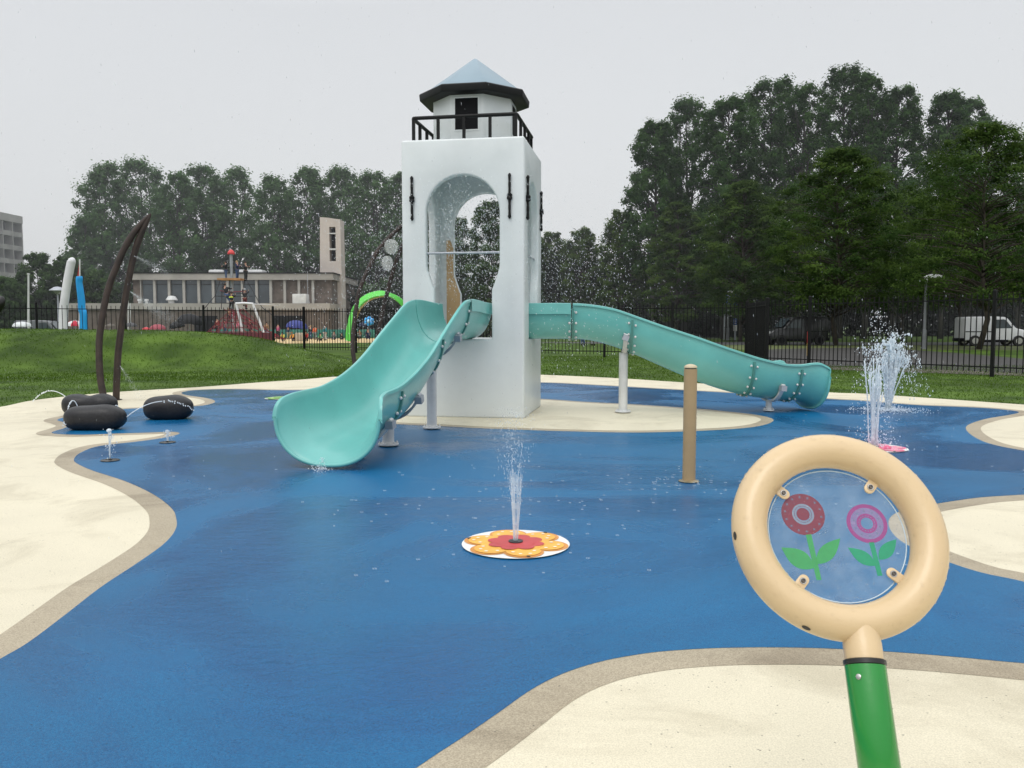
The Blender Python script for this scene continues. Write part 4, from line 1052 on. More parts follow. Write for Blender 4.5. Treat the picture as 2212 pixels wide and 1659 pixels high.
def quadbox(b, p0, p1, p2, p3, y0, y1):
    v = [(x, y, z) for y in (y0, y1) for x, z in (p0, p1, p2, p3)]; b.add(v, [(0, 1, 2, 3), (7, 6, 5, 4), (0, 4, 5, 1), (1, 5, 6, 2), (2, 6, 7, 3), (3, 7, 4, 0)])
lerpx = lambda z, xb_, xt, zt_: xb_+(xt-xb_)*z/zt_
b = MB(); L0 = lambda z: lerpx(z, xl_-.05, a0.x, a0.z); R0 = lambda z: lerpx(z, xr+.1, a1.x, a1.z)
quadbox(b, (L0(0), 0), (w0, 0), (w0, a0.z-.08), (a0.x, a0.z), YS, YS+2.2); quadbox(b, (w1, 0), (R0(0), 0), (a1.x, a1.z), (w1, a1.z+.07), YS, YS+2.2)
quadbox(b, (w0, 0), (w1, 0), (w1, zz[0]), (w0, zz[0]), YS+.01, YS+2.19); quadbox(b, (w0, zz[5]), (w1, zz[5]), (w1, a1.z+.07), (w0, a0.z-.08), YS+.01, YS+2.19)
b.build('slab_wall', M_slab, sl, recalc=True)
for k in (1, 3): b = MB(); b.box((w0, YS-.05, zz[k]), (w1, YS+.6, zz[k+1])); b.build('sill', M_whitemetal, sl)
b = MB(); b.box((w0, YS+1.2, zz[0]), (w1, YS+1.3, zz[5])); b.build('dark_panel', M_dark, sl)  # plain dark panel set behind the tower openings
M_apt = mat('apartment_concrete', (.30, .29, .285), .85, .12, .3, dirt=.15); M_apd = mat('apartment_recess', (.10, .10, .105), .7, .4, .5); M_apt2 = mat('balcony_front', (.25, .245, .24), .8, .2, .4, dirt=.2)
apt = empty('apartment_block', (A(-40, 702, 165).x, 165, 0), 'grey concrete apartment block with rows of balconies at the far left', 'apartment building')
k_ = 1.5; pR = Vector((A(57, 702, 180).x, 180, 0)); pL = Vector((A(-160, 702, 150).x, 150, 0)); dA = (pR-pL).normalized(); nA = Vector((dA.y, -dA.x, 0)); ztop = A(57, 468.8, 180).z; LA = (pR-pL).length
MA = Matrix(((dA.x, -nA.x, 0, pL.x), (dA.y, -nA.y, 0, pL.y), (0, 0, 1, 0), (0, 0, 0, 1)))
b = MB(); b.box((0, 1.6, 0), (LA, 12, ztop), MA); b.build('rear_wall', M_apd, apt)
b = MB(); b.box((0, -.1, ztop-1.5), (LA+.1, 12.2, ztop+.1), MA); b.build('roof', M_apt, apt)
fl = 2.95; nfl = int(ztop/fl)
bayw = A(57, 702, 180).x-A(27, 702, 176).x; nbay = int(LA/3.4)
for i in range(nfl):
    z = ztop-1.5-fl*(i+1)+.0
    if z < 0: break
    b = MB(); b.box((0, 0, z), (LA, 1.6, z+.25), MA); b.box((0, 0, z+.25), (LA, .12, z+1.0), MA); b.build('balcony', M_apt2, apt)
for i in range(int(LA/3.3)+1):
    x = LA-.12-i*3.3
    if x < 0: break
    b = MB(); b.box((x-.12, -.05, 0), (x+.12, 1.62, ztop-1.5), MA); b.build('dividing_wall', M_apt, apt)
for i in range(nfl):
    z = ztop-1.5-fl*(i+1)
    if z < 8: break
    for j in range(5):
        x = LA-.5-j*3.3
        b = MB(); b.box((x-2.2, 1.5, z+.25), (x-.6, 1.58, z+2.2), MA); wn = b.build('window', M_glass, apt)
        b = MB(); b.box((x-2.25, 1.42, z+.3), (x-2.15, 1.49, z+2.2), MA); b.box((x-1.45, 1.42, z+.3), (x-1.37, 1.49, z+2.2), MA); b.build('window_frame', M_whitemetal, wn)

# ------------------------------------------------------------------ tall inflatables, poles, lamps
def px_tube(name, pts, Y, m_, parent=None, n=14, dy=0):
    Q = [A(u, v, Y) for u, v, r_ in pts]; C = catmull([Vector((q.x, q.y, q.z)) for q in Q], 6); Rr = catmull([Vector((r_/F*Y, 0, 0)) for _, _, r_ in pts], 6)
    b = MB(); b.tube(C, [max(.004, q.x) for q in Rr], n); return b.build(name, m_, parent, smooth=True, sharp=60)
M_wtube = mat('white_fabric', (.66, .66, .69), .6, .06, 1.2, .5, 3); M_btube = mat('blue_fabric', (.012, .34, .78), .55, .08, 1.2, .5, 3)
o = px_tube('air_dancer', [(138, 734, 9), (137, 711, 9), (137.5, 672, 8.8), (139.5, 650, 8.8), (144, 618, 8.6), (149, 590, 8.6), (153, 570, 8.6), (154.5, 563, 8.2), (152.5, 558, 5)], 50, M_wtube); tag(o, 'tall white inflatable tube bending above the left fence', 'inflatable', 'tall inflatable tubes on the left')
o = px_tube('air_dancer', [(180.5, 734, 8), (180.5, 711, 8), (180.5, 680, 8), (177, 668, 7.6), (176, 650, 7.4), (173, 625, 7), (171, 610, 6.6), (171.5, 602, 7), (171, 597, 6)], 51, M_btube); tag(o, 'shorter bright blue inflatable tube beside the white one', 'inflatable', 'tall inflatable tubes on the left')
def simple_pole(name, u, vt, vb, Y, r_, label, cat, m_=None, group=None):
    p = A(u, vb, Y); t = A(u, vt, Y); root = empty(name, (p.x, Y, 0), label, cat, group); b = MB(); b.tube([(p.x, Y, 0), (t.x, Y, t.z)], [r_, r_*.7], 10); b.build('pole', m_ or M_whitemetal, root, smooth=True, sharp=40); return root, t
fpole, t = simple_pole('flagpole', 61.6, 593, 745, 58, .085, 'bare white flagpole left of the inflatable tubes', 'flagpole'); b = MB(); b.lathe((t.x, t.y, t.z), [(.10, 0), (.10, .06), (.04, .08)], 10); b.build('finial', M_whitemetal, fpole)
fpole, t = simple_pole('flagpole', 172.3, 560, 745, 60, .075, 'white flagpole with a limp red flag behind the blue inflatable tube', 'flagpole')
b = MB(); b.add([A(171.6, 563, 60), A(171.6, 604, 60), A(168, 603, 59.9), A(166.5, 600, 60), A(169.2, 580, 59.9)], [(0, 4, 3, 2, 1)]); b.build('flag', mat('red_cloth', (.42, .04, .04), .8, .2, 3), fpole)
for u in (277, 281.5):
    fpole, t = simple_pole('slim_flag_post', u, 640 if u < 280 else 655, 745, 62, .045, 'slim white post left of the long hall windows' if u < 280 else 'second slim white post right behind the first', 'post')
    if u < 280: b = MB(); b.add([A(276.5, 641, 62), A(280.5, 668, 62), A(276, 664, 62)], [(0, 1, 2)]); b.build('pennant', M_whitemetal, fpole)
def lantern(u, vt, Y, label):
    t = A(u, vt, Y); root = empty('street_lamp', (t.x, Y, 0), label, 'street lamp'); b = MB(); b.tube([(t.x, Y, 0), (t.x, Y, t.z-.7)], [.09, .06], 10); b.build('pole', M_grey, root, smooth=True, sharp=40)
    b = MB(); b.lathe((t.x, Y, t.z-.7), [(.08, 0), (.34, .28), (.36, .34)], 12); b.build('lamp_glass', M_clear, root, smooth=True); b = MB(); b.lathe((t.x, Y, t.z-.36), [(.62, 0), (.6, .05), (.25, .28), (.05, .32)], 14); b.build('lamp_shade', M_grey, root, smooth=True, sharp=40)
lantern(124, 618, 66, 'post top lamp with a flat grey hood left of the white inflatable tube')
def street_lamp(u, vt, Y, label):
    t = A(u, vt, Y); root = empty('street_lamp', (t.x, Y, 0), label, 'street lamp', 'white headed street lamps on the right'); b = MB(); b.tube([(t.x, Y, 0), (t.x, Y, 1.2), (t.x, Y, 1.21), (t.x, Y, t.z)], [.13, .13, .085, .065], 12); b.build('pole', mat('galvanised', (.17, .18, .19), .5, .1, 2, metal=.3), root, smooth=True, sharp=40)
    b = MB(); b.tube([(t.x, Y, t.z-.3), (t.x, Y, t.z+.08)], .1, 12); b.build('collar', M_whitemetal, root, smooth=True, sharp=40)
    b = MB(); M_ = Matrix.Translation((t.x+.42, Y, t.z+.03)); b.ball((t.x+.46, Y, t.z+.02), (.62, .2, .17), 16, 8); b.v = [(x, y, max(z, t.z-.03)) for x, y, z in b.v]; b.build('lamp_head', mat('lamp_head', (.72, .74, .74), .4, .05), root, smooth=True, sharp=50)
street_lamp(2001, 599, 51, 'street lamp with a white head, the tallest in view, left of the white van')
street_lamp(1574, 632, 80, 'street lamp with a white head in front of the blue sign')
street_lamp(1346, 652, 105, 'small distant street lamp with a white head above the right slide')
# blue signs
M_sblue = mat('sign_blue', (.012, .055, .24), .4, .1, 3)
sg = empty('blue_sign', (A(1578, 702, 82).x, 82, 0), 'blue signboard on posts behind the street lamp', 'sign')
b = MB(); bx(b, 1565, 1592, 628.5, 661, 82, .1); b.build('board', M_sblue, sg)
b = MB()
for i, (v, w_) in enumerate(((640, 8), (645, 5), (649.5, 9), (654, 6))):
    bx(b, 1571, 1571+w_, v, v+1.1, 81.88, .02)
b.build('lettering', mat('sign_white', (.30, .36, .48), .5, .1), sg)
for u in (1566, 1590): q = A(u, 661, 82); b = MB(); b.box((q.x-.05, 82.02, 0), (q.x+.05, 82.12, q.z+1)); b.build('sign_post', M_grey, sg)
sg = empty('small_sign', (A(1588, 702, 79).x, 79, 0), 'small blue and white notice board low beside the tree trunk', 'sign')
b = MB(); bx(b, 1584, 1592, 688, 702, 79, .06); b.build('board', M_sblue, sg); b = MB(); bx(b, 1584, 1592, 702, 715, 79, .06); b.build('notice', M_whitemetal, sg)
b = MB(); q = A(1588, 702, 79); b.box((q.x-.04, 79.01, 0), (q.x+.04, 79.08, 2)); b.build('sign_post', M_grey, sg)
b = MB()
for v in (691, 694.5, 698): bx(b, 1585, 1590.5, v, v+1, 78.93, .02)
b.build('lettering', M_whitemetal, sg)
q = G(1745, 768); mp_ = empty('marker_post', (q.x, q.y, 0), 'short marker post, red above and yellow below, behind the right fence', 'marker post')
b = MB(); b.tube([(q.x, q.y, 0), (q.x, q.y, .62)], .055, 10); b.build('lower_part', mat('marker_yellow', (.55, .36, .08), .5, .1, 4), mp_, smooth=True, sharp=40)
b = MB(); b.tube([(q.x, q.y, .62), (q.x, q.y, 1.18)], .055, 10); b.build('upper_part', mat('marker_red', (.50, .03, .025), .5, .1, 4), mp_, smooth=True, sharp=40)

# ------------------------------------------------------------------ vehicles
def side_solid(b, prof_, y0, y1, M_, inset=0.0):
    n = len(prof_); vs = [M_@Vector((x, y, z)) for y in (y0, y1) for x, z in prof_]
    b.add(vs, [tuple(range(n)), tuple(range(2*n-1, n-1, -1))]+[(i, n+i, n+(i+1) % n, (i+1) % n) for i in range(n)])
def van(loc, rz, body_m, label, dark=False, name='delivery_van', S=1.12, lit=True):
    root = empty(name, (loc[0], loc[1], 0), label, 'van'); M_ = Matrix.Translation((loc[0], loc[1], 0))@Matrix.Rotation(rz, 4, 'Z')@Matrix.Scale(S, 4)
    P = [(-1.95, .35), (-1.98, 1.0), (-1.93, 1.75), (-1.84, 1.86), (-.2, 1.89), (.45, 1.84), (.62, 1.76), (1.15, 1.14), (1.85, .98), (2.08, .78), (2.12, .35)]
    b = MB(); side_solid(b, P, -.82, .82, M_); bo = b.build('body', body_m, root, recalc=True); bevel(bo, .07, 3, 25)
    def side(name_, pts, m_, off=.826, both=True, par=bo):
        for s in ((-1, 1) if both else (-1,)):
            b = MB(); n = len(pts); b.add([M_@Vector((x, s*off, z)) for x, z in pts], [tuple(range(n))]); b.build(name_, m_, par)
    side('window', [(-.10, 1.12), (-.10, 1.68), (.38, 1.70), (.52, 1.64), (.93, 1.14)], M_glass, .83)
    b = MB(); b.add([M_@Vector(p) for p in ((.645, -.70, 1.735), (.645, .70, 1.735), (1.17, .74, 1.15), (1.17, -.74, 1.15))], [(0, 1, 2, 3)]); o_ = b.build('windscreen', M_glass, root); o_.location += Vector((math.cos(rz)*.06*S, math.sin(rz)*.06*S, .05))
    side('side_stripe', [(-1.9, .88), (-1.9, .94), (-.3, .94), (-.3, .88)], M_dark, .829); side('sliding_door', [(-1.35, .5), (-1.35, 1.66), (-1.335, 1.66), (-1.335, .5)], M_grey, .829)
    side('door', [(-.16, .45), (-.16, 1.74), (-.145, 1.74), (-.145, .45)], M_grey, .829)
    b = MB(); b.box((1.9, -.80, .22), (2.20, .80, .62), M_); o_ = b.build('bumper', M_dark, root); bevel(o_, .05)
    b = MB(); b.box((-2.04, -.80, .28), (-1.9, .80, .50), M_); o_ = b.build('bumper', M_dark, root); bevel(o_, .04)
    b = MB(); b.box((-.9, -.835, .24), (.7, .835, .40), M_); b.build('sill', M_dark, root)
    for s in (-1, 1):
        b = MB(); b.ball(M_@Vector((2.03, s*.62, .80)), .12*S, 10, 8); b.build('headlight', mat('headlight_lit', (.9, .75, .4), .2, .05) if lit else M_clear, root, smooth=True)
        for x in (-1.32, 1.32):
            Mw = Matrix.Rotation(rz, 3, 'Z')@Matrix.Rotation(math.pi/2, 3, 'X'); c_ = M_@Vector((x, s*.80, .33))
            b = MB(); b.lathe(c_, [(.33*S, -.10*S), (.35*S, -.06*S), (.35*S, .06*S), (.33*S, .10*S)], 24, Mw); wh = b.build('wheel', M_rubber, root, smooth=True, sharp=50)
            b = MB(); b.lathe(c_, [(.21*S, -.115*S), (.20*S, .115*S)], 16, Mw); b.build('rim', M_steel if lit else M_grey if not dark else M_dark, wh, smooth=True, sharp=40)
    return root
q = A(2141, 702, 59.5); van((q.x, 59.5), R(-6), mat('van_white', (.66, .67, .69), .3, .04, 1, coat=.4), 'white delivery van driving past behind the right fence')
q = A(1718, 702, 62); van((q.x, 62), R(186), mat('van_dark', (.004, .005, .007), .45, .1, 1, coat=.5), 'dark van parked under the trees behind the marker post', lit=False, dark=True)
q = A(98, 702, 62); van((q.x, 62), R(4), mat('van_grey', (.10, .11, .12), .3, .1, 1, coat=.4), 'grey car roof showing over the mound between white umbrella and inflatables', name='parked_van', S=.98, lit=False)

# ------------------------------------------------------------------ people
M_skin = mat('skin', (.48, .28, .20), .6, .08, 8); M_hairb = mat('hair_blond', (.34, .24, .12), .7, .2, 20); M_haird = mat('hair_dark', (.03, .02, .015), .7, .2, 20)
def cloth(c, n='cloth'): return mat(n, c, .8, .18, 9, .3, 30)
C_blk = cloth((.012, .013, .016)); C_navy = cloth((.018, .03, .08)); C_jean = cloth((.045, .08, .17)); C_dk = cloth((.02, .022, .024)); C_or = cloth((.80, .16, .06)); C_teal = cloth((.02, .20, .24)); C_tan = cloth((.28, .17, .09)); C_yel = cloth((.65, .55, .08)); C_red = cloth((.45, .03, .03)); C_grey = cloth((.2, .2, .2)); C_pink = cloth((.7, .2, .3))
BASE = dict(pel=(0, 0, .50), bel=(0, 0, .60), che=(0, 0, .74), nek=(0, 0, .83), hed=(0, -.01, .90), top=(0, 0, .965), sL=(.10, 0, .79), eL=(.14, .01, .64), wL=(.15, -.03, .50), hL=(.15, -.04, .45),
            sR=(-.10, 0, .79), eR=(-.14, .01, .64), wR=(-.15, -.03, .50), hR=(-.15, -.04, .45), pL=(.05, 0, .48), kL=(.055, -.01, .27), aL=(.06, .01, .05), tL=(.06, -.07, .02), pR=(-.05, 0, .48), kR=(-.055, -.01, .27), aR=(-.06, .01, .05), tR=(-.06, -.07, .02))
ED = [('pel', 'bel'), ('bel', 'che'), ('che', 'nek'), ('nek', 'hed'), ('hed', 'top'), ('che', 'sL'), ('sL', 'eL'), ('eL', 'wL'), ('wL', 'hL'), ('che', 'sR'), ('sR', 'eR'), ('eR', 'wR'), ('wR', 'hR'), ('pel', 'pL'), ('pL', 'kL'), ('kL', 'aL'), ('aL', 'tL'), ('pel', 'pR'), ('pR', 'kR'), ('kR', 'aR'), ('aR', 'tR')]
RAD = dict(pel=.075, bel=.066, che=.078, nek=.032, hed=.060, top=.045, s=.042, e=.03, w=.022, h=.024, p=.06, k=.04, a=.028, t=.026)
def skinmesh(name, J, keys, grow, m_, parent, M_):
    ks = [k for k in J if k in keys]; idx = {k: i for i, k in enumerate(ks)}
    es = [(idx[a], idx[c]) for a, c in ED if a in idx and c in idx]
    me = bpy.data.meshes.new(name); me.from_pydata([J[k] for k in ks], es, []); o = bpy.data.objects.new(name, me); col.objects.link(o)
    sk = o.modifiers.new('s', 'SKIN'); sk.use_smooth_shade = True
    for k, i in idx.items():
        r_ = RAD.get(k, RAD.get(k[0], .04))+grow; me.skin_vertices[0].data[i].radius = (r_, r_*.85) if k not in ('hed',) else (r_, r_)
        me.skin_vertices[0].data[i].use_root = (i == 0)
    sb = o.modifiers.new('u', 'SUBSURF'); sb.levels = 1
    bpy.context.view_layer.update(); bake(o); o.data.transform(Matrix.Translation(-wloc(parent))@M_); o.parent = parent; o.data.materials.clear(); o.data.materials.append(m_); o.data.polygons.foreach_set('use_smooth', [True]*len(o.data.polygons)); o.name = name
    return o
POSES = {
 'stand': {},
 'hold': dict(eL=(.12, -.10, .68), wL=(.07, -.20, .72), hL=(.05, -.23, .74), eR=(-.12, -.10, .68), wR=(-.05, -.20, .70), hR=(-.03, -.23, .72)),
 'climb': dict(eL=(.14, -.08, .86), wL=(.12, -.14, .98), hL=(.11, -.15, 1.02), eR=(-.15, -.10, .80), wR=(-.13, -.18, .90), hR=(-.13, -.19, .94), kL=(.09, -.14, .38), aL=(.08, -.06, .18), tL=(.08, -.13, .15), kR=(-.06, -.04, .26), aR=(-.08, .03, .03), tR=(-.08, -.05, .01)),
 'reach': dict(eL=(.22, -.04, .74), wL=(.32, -.08, .77), hL=(.36, -.09, .78), eR=(-.14, -.10, .74), wR=(-.13, -.16, .86), hR=(-.12, -.17, .90), kL=(.12, -.06, .27), aL=(.15, .0, .06), tL=(.15, -.07, .03)),
 'swing': dict(bel=(.02, 0, .60), che=(.06, 0, .73), nek=(.08, 0, .82), hed=(.09, -.01, .89), top=(.09, 0, .955), sL=(.16, 0, .78), sR=(-.04, 0, .78), eL=(.14, -.1, .88), wL=(.10, -.16, .98), hL=(.09, -.17, 1.02), eR=(-.10, -.12, .74), wR=(-.16, -.2, .76), hR=(-.18, -.22, .77), pR=(-.05, 0, .48), kR=(-.16, -.05, .36), aR=(-.24, .0, .18), tR=(-.28, -.04, .15), kL=(-.02, -.08, .30), aL=(-.16, -.02, .16), tL=(-.2, -.08, .13)),
 'sit': dict(pel=(0, 0, .12), bel=(0, -.01, .22), che=(0, -.02, .36), nek=(0, -.03, .45), hed=(0, -.05, .52), top=(0, -.04, .585), sL=(.1, -.02, .41), sR=(-.1, -.02, .41), eL=(.14, -.08, .28), wL=(.09, -.18, .24), hL=(.07, -.21, .23), eR=(-.14, -.08, .28), wR=(-.09, -.18, .24), hR=(-.07, -.21, .23), pL=(.06, -.02, .11), pR=(-.06, -.02, .11), kL=(.10, -.22, .20), kR=(-.10, -.22, .20), aL=(.08, -.34, .05), aR=(-.08, -.34, .05), tL=(.08, -.41, .03), tR=(-.08, -.41, .03)),
 'crouch': dict(pel=(0, .05, .2), bel=(0, .0, .30), che=(0, -.08, .42), nek=(0, -.12, .49), hed=(0, -.16, .55), top=(0, -.16, .615), sL=(.1, -.08, .45), sR=(-.1, -.08, .45), eL=(.13, -.16, .32), wL=(.08, -.24, .20), hL=(.07, -.26, .15), eR=(-.13, -.16, .32), wR=(-.08, -.24, .20), hR=(-.07, -.26, .15), pL=(.06, .04, .19), pR=(-.06, .04, .19), kL=(.10, -.14, .27), kR=(-.10, -.14, .27), aL=(.07, .0, .05), aR=(-.07, .0, .05), tL=(.07, -.08, .02), tR=(-.07, -.08, .02)),
}
def person(loc, hgt, rz, pose, top_m, leg_m, hair_m, label, extra=None, group=None, shoe=None):
    root = empty('person', loc, label, 'person', group)
    J = dict(BASE); J.update(POSES[pose]); M_ = Matrix.Translation(Vector(loc))@Matrix.Rotation(rz, 4, 'Z')@Matrix.Scale(hgt, 4)
    skinmesh('body', J, set(J), 0, M_skin, root, M_)
    skinmesh('jacket', J, {'pel', 'bel', 'che', 'sL', 'eL', 'wL', 'sR', 'eR', 'wR'}, .014, top_m, root, M_)
    skinmesh('trousers', J, {'pel', 'pL', 'kL', 'aL', 'pR', 'kR', 'aR'}, .012, leg_m, root, M_)
    h = Vector(J['hed']); t = Vector(J['top']); b = MB(); b.ball(M_@(h*.3+t*.7+Vector((0, .015, 0))), (.064*hgt, .072*hgt, .060*hgt), 12, 8, Matrix.Rotation(rz, 3, 'Z')); b.build('hair' if extra != 'hat' else 'hat', hair_m, root, smooth=True)
    # face: nose and eyes
    b = MB(); b.ball(M_@(h+Vector((0, -.062, .0))), .011*hgt, 6, 4); b.build('nose', M_skin, root, smooth=True)
    for s in (-1, 1):
        b = MB(); b.ball(M_@(h+Vector((s*.022, -.055, .016))), .007*hgt, 6, 4); b.build('eye', M_dark, root, smooth=True)
    for kx in ('L', 'R'):
        a_ = Vector(J['a'+kx]); t_ = Vector(J['t'+kx]); b = MB(); b.tube([M_@(a_+Vector((0, .025, -.02))), M_@(a_.lerp(t_, .5)+Vector((0, 0, -.005))), M_@t_], [.034*hgt, .036*hgt, .028*hgt], 8); b.build('shoe', shoe or M_dark, root, smooth=True)
    if extra == 'stripe':
        c_ = Vector(J['che']); b = MB(); b.box((-.095, .06, .70), (.095, .078, .745), M_); b.box((-.095, -.095, .70), (.095, -.08, .745), M_); b.build('reflective_stripe', mat('hi_vis', (.75, .95, .05), .5, .03), root)
    return root
YC = 72
def at(u, vfeet, Y): p = A(u, vfeet, Y); return (p.x, Y, p.z)
GK = 'children on the climbing pole'
person(at(488.5, 603, YC-.3), 1.55, R(-60), 'hold', C_blk, C_jean, M_haird, 'child in a black jacket and jeans standing on the platform left of the pole', group=GK)
person(at(512.5, 603, YC-.3), 1.60, R(70), 'hold', C_navy, C_jean, M_hairb, 'blond child in a navy jacket standing on the platform right of the pole', group=GK)
person(at(531, 607, YC-.5), 1.70, R(60), 'hold', C_blk, C_dk, M_haird, 'child all in black leaning outward at the right end of the platform', group=GK)
person(at(491, 660, YC-1), 1.95, R(180), 'swing', C_blk, C_jean, M_haird, 'child in black with blue trousers hanging under the platform at the left', group=GK, shoe=M_whitemetal)
person(at(501, 674, YC-2), 1.75, R(180), 'reach', C_blk, C_blk, M_haird, 'child in a black jacket with a bright yellow stripe across the back, arm stretched', 'stripe', GK)
person(at(529.5, 667, YC-1), 1.75, R(180), 'climb', C_blk, cloth((.12, .02, .02)), cloth((.3, .32, .34)), 'child with a grey hat climbing below the right end of the platform', 'hat', GK)
person(at(497, 699, YC-2), 1.35, R(180), 'climb', C_tan, C_dk, M_haird, 'child in a tan coat at the bottom of the climbing pole', None, GK)
# climbing pole with platform and ropes
pb_ = A(504, 745, YC); cl = empty('climbing_pole', (pb_.x, YC, 0), 'tall grey climbing pole with a red cap, wooden platform and rope net', 'climbing frame')
b = MB(); b.tube([(pb_.x, YC, 0), (pb_.x, YC, A(504, 548, YC).z)], .13, 20); b.build('pole', mat('pole_grey', (.30, .33, .35), .45, .08, 2), cl, smooth=True, sharp=40)
tz = A(504, 548, YC).z; b = MB(); b.lathe((pb_.x, YC, tz), [(.30, -.05), (.32, .0), (.26, .18), (.14, .32), (.03, .36)], 18); b.build('cap', mat('cap_red', (.60, .04, .04), .4, .06), cl, smooth=True, sharp=50)
b = MB(); p0 = A(474, 605.5, YC); p1 = A(523, 602.5, YC)
for k in range(4): b.box((p0.x, YC-.55+k*.28, p0.z), (p1.x, YC-.55+k*.28+.25, p0.z+.16))
b.build('platform', mat('platform_wood', (.40, .20, .07), .7, .15, 3), cl)
M_rope = mat('rope', (.03, .03, .035), .8, .2); M_rred = mat('rope_red', (.16, .02, .03), .8, .2); M_rw = mat('frame_white', (.68, .68, .70), .4, .05)
b = MB(); 
for u0, v0, u1, v1 in ((530, 600, 566, 664), (475, 606, 464, 640), (464, 640, 440, 668), (523, 606, 530, 640), (478, 632, 530, 634), (464, 640, 545, 640), (455, 655, 556, 655), (480, 606, 478, 668), (530, 640, 530, 668), (566, 664, 600, 690)):
    b.tube([A(u0, v0, YC-.6), A(u1, v1, YC-1.2)], .035, 5)
b.build('ropes', M_rope, cl)
b = MB(); b.tube([A(475, 628, YC-.9), A(500, 631, YC-1), A(533, 629, YC-.9)], .04, 5); b.build('red_rope', M_rred, cl)
# red rope net around the foot
nr_ = empty('rope_net', (A(500, 702, 69).x, 69, 0), 'dark red rope climbing net around the foot of the climbing pole', 'climbing net'); b = MB()
hub = A(504, 668, 70); base_pts = [Vector((A(430+k*15.5, 702, 66+abs(k-6)*.6).x, 66+abs(k-6)*.6, .3)) for k in range(13)]
for p in base_pts: b.tube([hub+Vector((random.gauss(0, .5), 0, 0)), p], .03, 4)
for t in (.15, .3, .45, .6, .75, .9):
    for p_, q_ in zip(base_pts, base_pts[1:]): b.tube([hub.lerp(p_, t), hub.lerp(q_, t)], .03, 4)
for k in range(60):
    i = random.randrange(12); t = random.random(); p_ = hub.lerp(base_pts[i], t); q_ = hub.lerp(base_pts[i+1], min(1, t+.2)); b.tube([p_, q_], .028, 4)
b.build('net', M_rred, nr_)
b = MB(); b.box((base_pts[0].x, 65.6, .02), (base_pts[-1].x, 65.8, .9)); b.build('red_border', mat('red_board', (.12, .02, .028), .6, .2, 2), nr_)
# white swing frame
sf = empty('swing_frame', (A(545, 702, 68).x, 68, 0), 'white tubular swing frame beside the climbing pole', 'swing'); 
for seg in ([(510, 657), (516, 680), (521, 703), (526, 738)], [(546, 657), (556, 682), (566, 708), (574, 738)], [(509, 656), (528, 655), (547, 656.5)]):
    b = MB(); b.tube([A(u, v, 68) for u, v in seg], .10, 10); b.build('frame_tube', M_rw, sf, smooth=True, sharp=50)
b = MB(); b.tube([A(547, 657, 68), A(580, 658.5, 74), A(600, 661, 80)], .05, 8); b.build('cross_tube', M_rw, sf, smooth=True)
